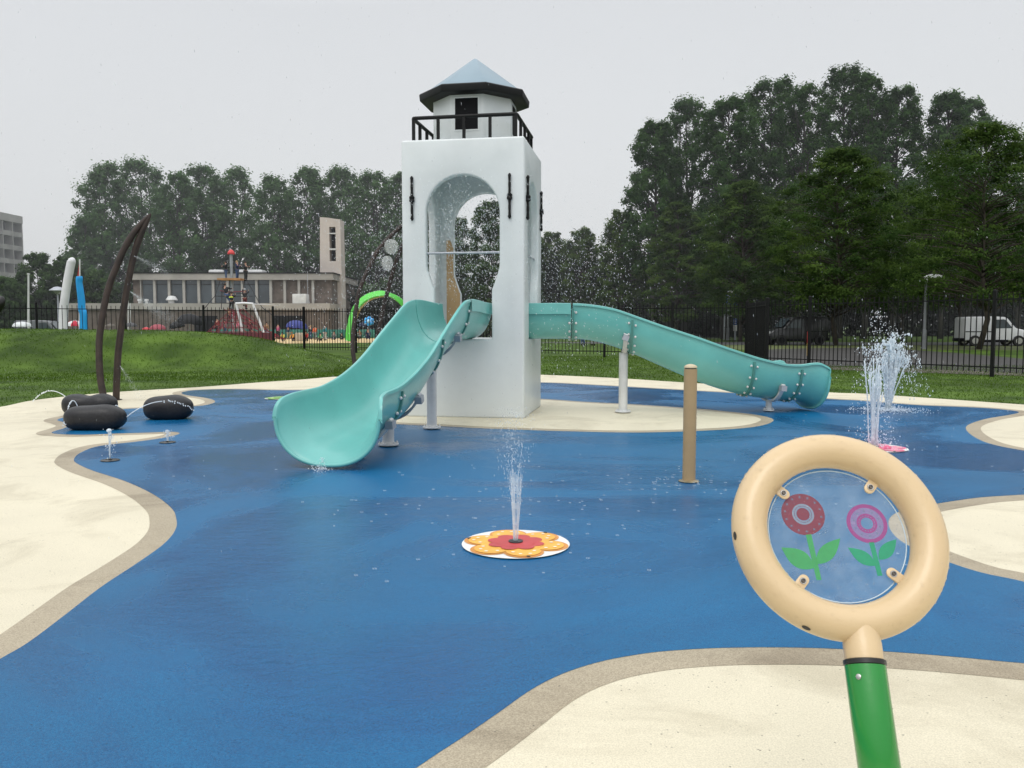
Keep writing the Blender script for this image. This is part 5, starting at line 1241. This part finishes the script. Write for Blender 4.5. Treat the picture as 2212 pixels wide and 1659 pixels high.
# teal barrier, sandpit things and the people around it
b = MB(); a_, c_ = A(455, 702, 82), A(810, 702, 82); b.box((a_.x, 82, .25), (c_.x, 82.1, 1.05)); tb_ = b.build('low_barrier', mat('teal_board', (.02, .15, .12), .6, .2, .8)); bevel(tb_, .02); tag(tb_, 'long low dark green barrier behind the sandpit', 'barrier')
YP = 76
ppl = [(680.5, 734, 1.30, 180, 'stand', C_or, C_grey, M_haird, 'person in an orange top standing behind the fence, near the blue umbrella'),
 (702.5, 735, 1.42, 150, 'stand', C_teal, cloth((.45, .42, .40)), M_haird, 'person in a teal top and pale trousers standing right of the orange one'),
 (738, 734, 1.05, 200, 'sit', C_dk, C_dk, M_haird, 'dark dressed person sitting at the foot of the green arch'),
 (777, 733, 1.6, 170, 'sit', C_tan, C_dk, M_haird, 'person in brown sitting under the green arch'),
 (795, 733, 1.7, 190, 'sit', C_navy, C_navy, M_haird, 'person in dark blue sitting right under the green arch, blue balloon above'),
 (550, 736, 1.5, 120, 'crouch', C_or, cloth((.7, .3, .15)), M_hairb, 'child in orange crouching at the left end of the sandpit'),
 (591, 736, 1.45, 200, 'crouch', C_red, C_navy, M_haird, 'child in a red top crouching behind the fence in the sandpit'),
 (612, 737, 1.3, 170, 'crouch', C_yel, C_navy, M_haird, 'child in a yellow top and navy trousers crouching in the sandpit'),
 (634, 737, 1.35, 150, 'crouch', cloth((.8, .38, .06)), C_navy, M_hairb, 'child in amber yellow crouching left of the beige bin'),
 (517, 724, 1.5, 180, 'stand', C_pink, C_grey, M_haird, 'child in pink standing behind the swing frame'),
 (662, 737, 1.5, 180, 'crouch', C_red, C_dk, M_haird, 'child in a dark red coat crouching right of the beige bin'),
 (722, 734, 1.3, 180, 'sit', C_grey, C_dk, M_haird, 'person in grey sitting between the teal top and the green arch'),
 (566, 735, 1.3, 160, 'crouch', C_teal, C_dk, M_haird, 'child in a teal top crouching beside the orange child'),
 (576, 728, 1.4, 190, 'stand', C_tan, C_jean, M_haird, 'child in a tan top and jeans just right of the white swing leg'),
 (601, 731, 1.35, 150, 'stand', cloth((.55, .12, .25)), C_dk, M_haird, 'child in a raspberry jacket standing between the red and the yellow top'),
 (623, 733, 1.2, 200, 'stand', C_navy, cloth((.35, .30, .22)), M_hairb, 'blond child in navy with beige trousers left of the blue umbrella'),
 (671, 733, 1.3, 175, 'stand', C_dk, C_jean, M_hairb, 'blond person in a black top and jeans right of the blue umbrella'),
 (693, 737, 1.25, 165, 'sit', cloth((.10, .30, .10)), C_dk, M_haird, 'child in a green top sitting between the orange and the teal person'),
 (762, 731, 1.3, 190, 'stand', C_grey, C_navy, M_haird, 'person in a grey top standing inside the left foot of the green arch'),
 (818, 733, 1.4, 170, 'sit', C_red, C_dk, M_hairb, 'child in red sitting at the right under the green arch'),
 (470, 722, 1.5, 160, 'stand', cloth((.30, .05, .05)), C_dk, M_haird, 'child in dark red standing at the left edge of the rope net'),
 (486, 724, 1.4, 200, 'stand', C_grey, C_jean, M_haird, 'child in a grey top standing inside the rope net'),
 (541, 727, 1.6, 180, 'stand', C_dk, C_dk, cloth((.5, .05, .05)), 'dark dressed child in a red hat beside the white swing leg')]
for u, v, h, rz, po, tm, lm, hm, lab in ppl:
    q = at(u, v, YP); person((q[0], YP, max(0, q[2])), h, R(rz-180), po, tm, lm, hm, lab)
for u, h, tm, lm, lab in ((1259, 1.75, C_navy, C_jean, 'person in jeans whose legs show under the right slide, left one'), (1281, 1.7, C_grey, cloth((.25, .26, .28)), 'person in grey trousers whose legs show under the right slide, right one')):
    q = G(u, 746); person((q.x, q.y, 0), h, R(20), 'stand', tm, lm, M_haird, lab)
b = MB(); q = A(649.5, 736, YP); b.box((q.x-.45, YP-.4, 0), (q.x+.45, YP+.4, .78)); o = b.build('sand_bin', mat('beige_bin', (.40, .35, .27), .7, .1, 2)); bevel(o, .04); tag(o, 'square beige bin under the blue umbrella', 'bin')
M_sandheap = None
# green arch
def arch_band():
    pts = [(752, 736, 7.5, 75), (757, 705, 7.8, 75), (765, 676, 8, 75), (778, 655, 8, 75), (800, 640, 7.5, 75), (828, 634.5, 7, 75), (853, 642, 7, 76), (875, 662, 7, 77), (893, 695, 7, 78), (902, 736, 7, 78)]
    C = catmull([A(u, v, Y) for u, v, r_, Y in pts], 8); Wd = catmull([Vector((r_*75/F, 0, 0)) for u, v, r_, Y in pts], 8)
    r0 = empty('green_arch', (C[0].x, 75, 0), 'bright green arch gate standing behind the fence', 'arch'); b1, b2 = MB(), MB(); n = len(C); out = []; inn = []
    for i, p in enumerate(C):
        t = (C[min(i+1, n-1)]-C[max(0, i-1)]).normalized(); nrm = Vector((-t.z, 0, t.x)); wv = Wd[i].x
        out.append([p+nrm*wv+Vector((0, -.0, 0)), p-nrm*wv*.6+Vector((0, -.55, 0)), p-nrm*wv*.9+Vector((0, -.45, 0)), p-nrm*wv*.9+Vector((0, .6, 0)), p+nrm*wv+Vector((0, .6, 0))])
    vs = [q for r_ in out for q in r_]; fs = []
    for i in range(n-1):
        for k in range(5): fs.append((i*5+k, i*5+(k+1) % 5, (i+1)*5+(k+1) % 5, (i+1)*5+k))
    fs += [(0, 1, 2, 3, 4), tuple((n-1)*5+k for k in (4, 3, 2, 1, 0))]
    b1.add(vs, fs); o = b1.build('arch_shell', M_lime, r0, recalc=True)
    vs = []; fs = []
    for i, r_ in enumerate(out): vs += [r_[2].lerp(r_[3], .03)-(C[i]-r_[2].lerp(r_[3], .5))*-.02, r_[2].lerp(r_[3], .97)]
    m_ = len(vs)//2; off = [(C[i]-(out[i][2]+out[i][3])/2).normalized()*-.02 for i in range(m_)]
    vs = [v_+off[i//2] for i, v_ in enumerate(vs)]; b2.add(vs, [(2*i, 2*i+1, 2*i+3, 2*i+2) for i in range(m_-1)]); b2.build('inner_face', M_limein, r0)
arch_band()
# balloon flower
q = A(797, 694, 70); bf = empty('balloon', (q.x, q.y, q.z-.3), 'light blue flower shaped balloon under the green arch', 'balloon'); M_bal = mat('balloon_blue', (.03, .36, .80), .25, .06, 3, coat=.5)
for k in range(6): a = k*math.pi/3+.4; b = MB(); b.ball(q+Vector((math.cos(a)*.26, 0, math.sin(a)*.24)), (.19, .16, .19), 12, 8); b.build('petal', M_bal, bf, smooth=True)
b = MB(); b.ball(q+Vector((0, -.1, 0)), .17, 12, 8); b.build('centre', mat('balloon_pale', (.45, .70, .85), .3, .05), bf, smooth=True); b = MB(); b.tube([q-Vector((0, 0, .3)), q-Vector((0, 0, 1.2))], .01, 5); b.build('string', M_rw, bf)
# umbrellas
def umbrella(u, v, Y, wpx, hpx, mats, label, n=8, group='open umbrellas behind the fence', tilt=0):
    c = A(u, v, Y); r_ = wpx/2/F*Y; h = hpx/F*Y; root = empty('umbrella', (c.x, Y, c.z-1.0), label, 'umbrella', group); tl = Matrix.Rotation(tilt, 3, 'Y')
    for k in range(n):
        b = MB(); vs = []; fs = []; a0, a1 = 2*math.pi*k/n, 2*math.pi*(k+1)/n
        for j in range(6):
            t = j/5; rr = r_*math.sin(t*math.pi/2); zz_ = h*(math.cos(t*math.pi/2))
            for i in range(3):
                a = a0+(a1-a0)*i/2; sag = 1-(.04*t if i == 1 else 0); vs.append(c+tl@Vector((rr*math.cos(a)*sag, rr*math.sin(a)*sag, zz_+(.06*r_*t if i == 1 else 0))))
        for j in range(5):
            for i in range(2): fs.append((j*3+i, j*3+i+1, (j+1)*3+i+1, (j+1)*3+i))
        b.add(vs, fs); b.build('canopy_panel', mats[k % len(mats)], root, smooth=True)
    b = MB(); b.tube([c+tl@Vector((0, 0, h+.08)), c+tl@Vector((0, 0, -.75))], .015, 6); b.build('shaft', M_grey, root)
U = lambda c: mat('umbrella_cloth', c, .6, .1, 3, transl=.3)
Uw, Ur, Ub, Up, Ubl, Upk = U((.80, .82, .85)), U((.60, .03, .07)), U((.015, .016, .02)), U((.42, .10, .13)), U((.05, .07, .30)), U((.7, .08, .10))
umbrella(48, 706, 52, 39, 11, [Uw], 'white umbrella at the far left, over the mound')
umbrella(163, 705, 53, 38, 12.5, [Ur, Uw], 'red and white striped umbrella between the two inflatable tubes')
umbrella(283, 706, 55, 27, 9, [U((.10, .10, .11))], 'dark umbrella behind the right rib of the left pair')
umbrella(316, 712, 57, 17, 5, [Upk], 'small bright red umbrella left of the dusty red one')
umbrella(341, 712, 56, 34, 11.5, [Up], 'dusty red umbrella over the middle of the mound')
umbrella(410, 700, 54, 56, 22, [Ub], 'large black umbrella in the middle, left of the rope net', tilt=.12)
umbrella(383, 708, 55, 34, 14, [Ub], 'black umbrella low behind the left edge of the large black one', tilt=-.2)
umbrella(641, 709, 70, 48, 17, [Ubl], 'large dark blue umbrella above the sandpit', tilt=.1)
umbrella(580, 722, 74, 18, 7, [U((.25, .32, .38))], 'small grey blue umbrella in the sandpit')
umbrella(784, 705, 72, 22, 9, [U((.02, .03, .07))], 'small navy umbrella under the green arch')
umbrella(238, 706, 56, 22, 6, [U((.16, .14, .12))], 'brownish umbrella just left of the left ribs')
# dark wrapped bag at the left frame edge
b = MB(); q = A(-9, 660, 33.5); b.ball(q, (.36, .18, .38), 16, 12); b.v = [(x+.06*noise.noise(Vector((x*4, y*4, z*4))), y, z+.10*noise.noise(Vector((z*5, x*5, 2)))+max(0, x-q.x)*.35) for x, y, z in b.v]
o = b.build('black_cloth', M_rubber, smooth=True); tag(o, 'black plastic sheet bundled on top of the fence at the far left edge', 'plastic sheet')

# ------------------------------------------------------------------ trees
def leaf_mesh(name, cl, m_, parent, size, flat_=0.0, droop=0, per=80, tone=0):
    """cl: list of (x, y, z, r); diamonds scattered through every clump"""
    C = np.array(cl); n = len(C); ix = np.repeat(np.arange(n), per); N_ = len(ix)
    d = rng.normal(size=(N_, 3)); d /= np.linalg.norm(d, axis=1)[:, None]; rad = np.minimum(1.25, np.abs(rng.normal(0, .62, N_)))
    off = d*rad[:, None]*C[ix, 3][:, None]; off[:, 2] *= (1-flat_)
    if droop: off[:, 2] -= droop*(off[:, 0]**2+off[:, 1]**2)/C[ix, 3]
    P = C[ix, :3]+off; s = size*rng.uniform(.55, 1.3, N_)
    dn = d.copy(); dn[:, 2] += .35; cc = C[:, :3].mean(0); oc = P-cc; oc /= (np.linalg.norm(oc, axis=1)[:, None]+1e-6); dn = dn+.6*oc
    nrm = rng.normal(size=(N_, 3))*.55+dn; nrm[:, 2] += flat_*1.5; nrm /= np.linalg.norm(nrm, axis=1)[:, None]
    a = np.cross(nrm, rng.normal(size=(N_, 3))); a /= np.linalg.norm(a, axis=1)[:, None]; b_ = np.cross(nrm, a)
    V = np.empty((N_, 4, 3)); V[:, 0] = P-a*s[:, None]; V[:, 1] = P+b_*s[:, None]*.5; V[:, 2] = P+a*s[:, None]; V[:, 3] = P-b_*s[:, None]*.5
    me = bpy.data.meshes.new(name); off0 = np.array(wloc(parent)); me.vertices.add(N_*4); me.vertices.foreach_set('co', (V.reshape(-1, 3)-off0).astype(np.float32).ravel())
    me.loops.add(N_*4); me.loops.foreach_set('vertex_index', np.arange(N_*4, dtype=np.int32)); me.polygons.add(N_); me.polygons.foreach_set('loop_start', np.arange(0, N_*4, 4, dtype=np.int32)); me.update(calc_edges=True)
    ct = rng.uniform(-.18, .18, n)[ix]+rng.uniform(-.06, .06, N_)+tone+.22*(off[:, 2]/np.maximum(C[ix, 3], .01))  # shading put into the tone: clump tops lighter, undersides darker
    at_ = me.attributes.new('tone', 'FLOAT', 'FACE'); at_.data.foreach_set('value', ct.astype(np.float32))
    return link_mesh(name, me, m_, parent)
def tree(u, vt, Y, wpx, label, kind, m_, tm, group, base=None, low=.22, ncl=None, size=None, name=None, vb=None, dens=1.0, cat='tree', lean=0):
    q = A(u, vt, Y); Ht = q.z; x0_ = A(u, 702, Y).x; W_ = wpx/F*Y
    root = empty(name or 'broadleaf_tree', (x0_, Y, 0), label, cat, group); trunk = MB(); cl_ = []
    S_ = lambda t: min(1, max(0, (t-low)/(1-low)))
    if kind == 'poplar':
        W_ *= 1.75; env = lambda t: W_*(.60+.40*math.sin(math.pi*S_(t)**.85))*math.sqrt(max(.03, 1-S_(t)**6))
    elif kind == 'spread':
        W_ *= 1.30; env = lambda t: W_*math.sin(math.pi*min(1, S_(t)*.60+.24))**.9*math.sqrt(max(.03, 1-S_(t)**4))
    else: env = lambda t: W_*math.sqrt(max(.04, 1-((t-.5)/.52)**2))
    ns = 3 if kind == 'poplar' else 1
    stems = []
    for k in range(ns):
        ox = random.uniform(-.22, .22)*W_*(k > 0); pts = [Vector((x0_+ox*.3*min(1, k), Y, 0))]
        for j in range(1, 8):
            t = j/7*.93; pts.append(Vector((x0_+ox*t*1.6+random.gauss(0, .03*W_)+lean*t*W_, Y+random.gauss(0, .04*W_)+ox*(k-1)*t, Ht*t)))
        r0 = Ht*.013*(1 if k == 0 else .7); trunk.tube(pts, [r0*(1-.85*j/7) for j in range(8)], 8); stems.append(pts)
    n = ncl or int((170 if kind == 'poplar' else 190)*dens); rc = W_*(.27 if kind == 'poplar' else .25)
    for i in range(n):
        t = low+(1-low)*(i+random.random())/n; t = min(.985, t); a = random.uniform(0, 2*math.pi); rr = env(t)*math.sqrt(random.uniform(.12, 1))*(1+.16*noise.noise(Vector((a*1.5, t*7, u*.1))))
        p = Vector((x0_+lean*t*W_+math.cos(a)*rr, Y+math.sin(a)*rr*.8, Ht*t)); rad_ = rc*random.uniform(.55, 1.05)*(1.0 if t < .9 else .75)
        cl_.append((p.x, p.y, min(p.z, Ht-rad_*.6), rad_))
        if i % 2 == 0:
            s_ = random.choice(stems); t0 = max(.1, t-(.16 if kind == 'poplar' else .07)); k0_ = t0/.93*7; k1_ = min(6, int(k0_)); a0_ = s_[k1_].lerp(s_[k1_+1], min(1, k0_-k1_))
            mid = a0_.lerp(p, .5)+Vector((0, 0, -.03*Ht if kind == 'poplar' else .02*Ht)); r1_ = Ht*.0035*(1.3-t)
            trunk.tube([a0_, mid, p], [r1_*1.3, r1_, r1_*.4], 5)
    trunk.build('trunk', tm, root, smooth=True)
    sz = size or max(.12, Y*.00185)
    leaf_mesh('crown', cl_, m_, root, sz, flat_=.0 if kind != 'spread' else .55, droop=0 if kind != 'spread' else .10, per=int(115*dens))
    return root
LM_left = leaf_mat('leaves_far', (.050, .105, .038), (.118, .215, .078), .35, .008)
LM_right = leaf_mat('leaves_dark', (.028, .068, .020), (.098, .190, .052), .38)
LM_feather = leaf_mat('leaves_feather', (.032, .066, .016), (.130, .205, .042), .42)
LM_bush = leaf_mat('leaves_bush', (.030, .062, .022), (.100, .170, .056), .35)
GL = 'tall poplars behind the long hall'
for i, (u, vt, wp, low, lab) in enumerate([(192, 470, 26, .12, 'smaller leafy tree leaning out at the left end of the poplar row'),(240, 352, 50, .10, 'tall full poplar at the left end of the row, behind the brown ribs'),(308, 344, 60, .14, 'tallest poplar of the left row, just right of the rib tips'),(392, 374, 40, .24, 'narrower poplar with bare limbs showing above the hall roof'),
   (442, 358, 46, .26, 'poplar with an open fork left of the climbing pole'),(513, 362, 50, .27, 'poplar rising directly behind the climbing pole'),(596, 380, 42, .24, 'lower poplar between the climbing pole and the bell tower'),(668, 363, 46, .16, 'poplar just left of the bell tower top'),(742, 362, 44, .12, 'poplar just right of the bell tower'),(812, 372, 46, .10, 'poplar behind the clear buckets'),(872, 374, 44, .10, 'poplar half hidden by the left edge of the white tower'),(930, 392, 40, .1, 'poplar hidden behind the white tower')]):
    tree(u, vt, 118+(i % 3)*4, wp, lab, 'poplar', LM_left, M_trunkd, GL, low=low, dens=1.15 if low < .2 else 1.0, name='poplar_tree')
GB = 'low leafy trees on the left'
for u, vt, wp, Y, lab in [(20, 600, 42, 90, 'low yellowish tree at the far left edge below the apartment block'), (85, 548, 46, 96, 'round leafy tree between the apartment block and the white inflatable tube'), (150, 556, 42, 98, 'round leafy tree behind the two inflatable tubes'), (215, 585, 40, 99, 'low leafy tree left of the hall, behind the ribs'), (-60, 590, 50, 92, 'low tree outside the left edge of the picture')]:
    tree(u, vt, Y, wp, lab, 'round', LM_bush, M_trunkd, GB, low=.06, dens=1.0)
GT = 'trees behind the white tower'
for u, vt, wp, Y, lab in [(985, 470, 50, 100, 'tree behind the white tower seen low through its arch'), (1062, 436, 52, 92, 'leafy green tree seen through the arch of the white tower'), (1130, 470, 44, 96, 'tree hidden behind the right wall of the tower')]:
    tree(u, vt, Y, wp, lab, 'round', LM_bush, M_trunkd, GT, low=.06, dens=1.3)
GR = 'row of feathery trees behind the right fence'
for u, vt, wp, Y, low, lab in [(1190, 503, 38, 112, .08, 'small feathery tree immediately right of the white tower'), (1255, 494, 40, 106, .10, 'second feathery tree right of the tower, above the slide'), (1343, 455, 48, 96, .12, 'feathery tree above the bend of the right slide'), (1462, 434, 66, 86, .14, 'feathery tree left of the blue sign'), (1600, 388, 88, 74, .17, 'broad feathery tree above the blue sign, third from the right'), (1806, 316, 128, 61, .20, 'broad feathery tree behind the marker post, second from the right'), (2117, 262, 165, 51, .22, 'largest feathery tree at the right edge, in front of the van')]:
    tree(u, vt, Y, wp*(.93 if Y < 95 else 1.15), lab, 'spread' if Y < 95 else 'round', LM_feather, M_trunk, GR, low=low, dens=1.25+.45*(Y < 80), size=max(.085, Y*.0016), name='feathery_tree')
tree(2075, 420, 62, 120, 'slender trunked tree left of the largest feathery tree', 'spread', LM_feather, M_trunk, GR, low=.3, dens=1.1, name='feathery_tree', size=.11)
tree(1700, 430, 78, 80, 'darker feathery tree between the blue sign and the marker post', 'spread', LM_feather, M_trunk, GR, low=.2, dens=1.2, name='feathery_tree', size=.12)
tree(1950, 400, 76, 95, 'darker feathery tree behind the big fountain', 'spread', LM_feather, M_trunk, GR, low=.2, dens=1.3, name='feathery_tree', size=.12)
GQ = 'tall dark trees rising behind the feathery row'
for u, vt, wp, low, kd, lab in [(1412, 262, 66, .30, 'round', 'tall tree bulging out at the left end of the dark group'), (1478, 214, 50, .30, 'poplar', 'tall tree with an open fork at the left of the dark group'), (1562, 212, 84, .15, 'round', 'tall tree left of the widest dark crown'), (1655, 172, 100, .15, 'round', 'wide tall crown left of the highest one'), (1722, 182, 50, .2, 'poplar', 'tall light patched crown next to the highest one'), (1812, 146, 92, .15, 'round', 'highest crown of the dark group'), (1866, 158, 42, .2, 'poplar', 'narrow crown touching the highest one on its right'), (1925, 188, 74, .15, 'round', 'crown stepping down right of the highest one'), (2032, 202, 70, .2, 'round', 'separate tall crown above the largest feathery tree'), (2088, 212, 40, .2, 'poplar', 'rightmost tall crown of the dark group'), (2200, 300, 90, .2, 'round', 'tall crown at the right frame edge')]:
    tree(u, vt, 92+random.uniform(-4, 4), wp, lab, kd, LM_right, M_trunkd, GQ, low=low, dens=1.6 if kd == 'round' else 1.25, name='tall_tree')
hz = bpy.data.materials.new('rain_haze'); hz.use_nodes = True; hn = hz.node_tree; hn.nodes.remove(hn.nodes['Principled BSDF'])
vs_ = hn.nodes.new('ShaderNodeVolumeScatter'); vs_.inputs['Density'].default_value = .0013; vs_.inputs['Color'].default_value = (.92, .95, 1, 1); hn.links.new(vs_.outputs[0], hn.nodes['Material Output'].inputs['Volume'])
b = MB(); b.box((-260, 58, -1), (260, 230, 60)); o = b.build('haze', hz); tag(o, 'light rainy haze hanging over the distance', 'haze', kind='stuff')
# undergrowth and hedges, the canopy shade put into their dark leaf colour
def thicket(name, u0, u1, v0, Y, m_, n, label, rad=2.2):
    cl_ = []
    for i in range(n):
        u = random.uniform(u0, u1); z1 = A(u, v0, Y).z*(1+.25*noise.noise(Vector((u*.02, 3, 1)))); cl_.append((A(u, 702, Y).x, Y+random.gauss(0, 2), random.uniform(.3, z1), rad*random.uniform(.6, 1.2)))
    r_ = empty(name, (A((u0+u1)/2, 702, Y).x, Y, 0)); o_ = leaf_mesh(name, cl_, m_, r_, Y*.0032, per=95); mt_ = o_.location.copy(); o_.parent = None; o_.location = r_.location; bpy.data.objects.remove(r_); o_.name = name
    tag(o_, label, 'undergrowth', kind='stuff')
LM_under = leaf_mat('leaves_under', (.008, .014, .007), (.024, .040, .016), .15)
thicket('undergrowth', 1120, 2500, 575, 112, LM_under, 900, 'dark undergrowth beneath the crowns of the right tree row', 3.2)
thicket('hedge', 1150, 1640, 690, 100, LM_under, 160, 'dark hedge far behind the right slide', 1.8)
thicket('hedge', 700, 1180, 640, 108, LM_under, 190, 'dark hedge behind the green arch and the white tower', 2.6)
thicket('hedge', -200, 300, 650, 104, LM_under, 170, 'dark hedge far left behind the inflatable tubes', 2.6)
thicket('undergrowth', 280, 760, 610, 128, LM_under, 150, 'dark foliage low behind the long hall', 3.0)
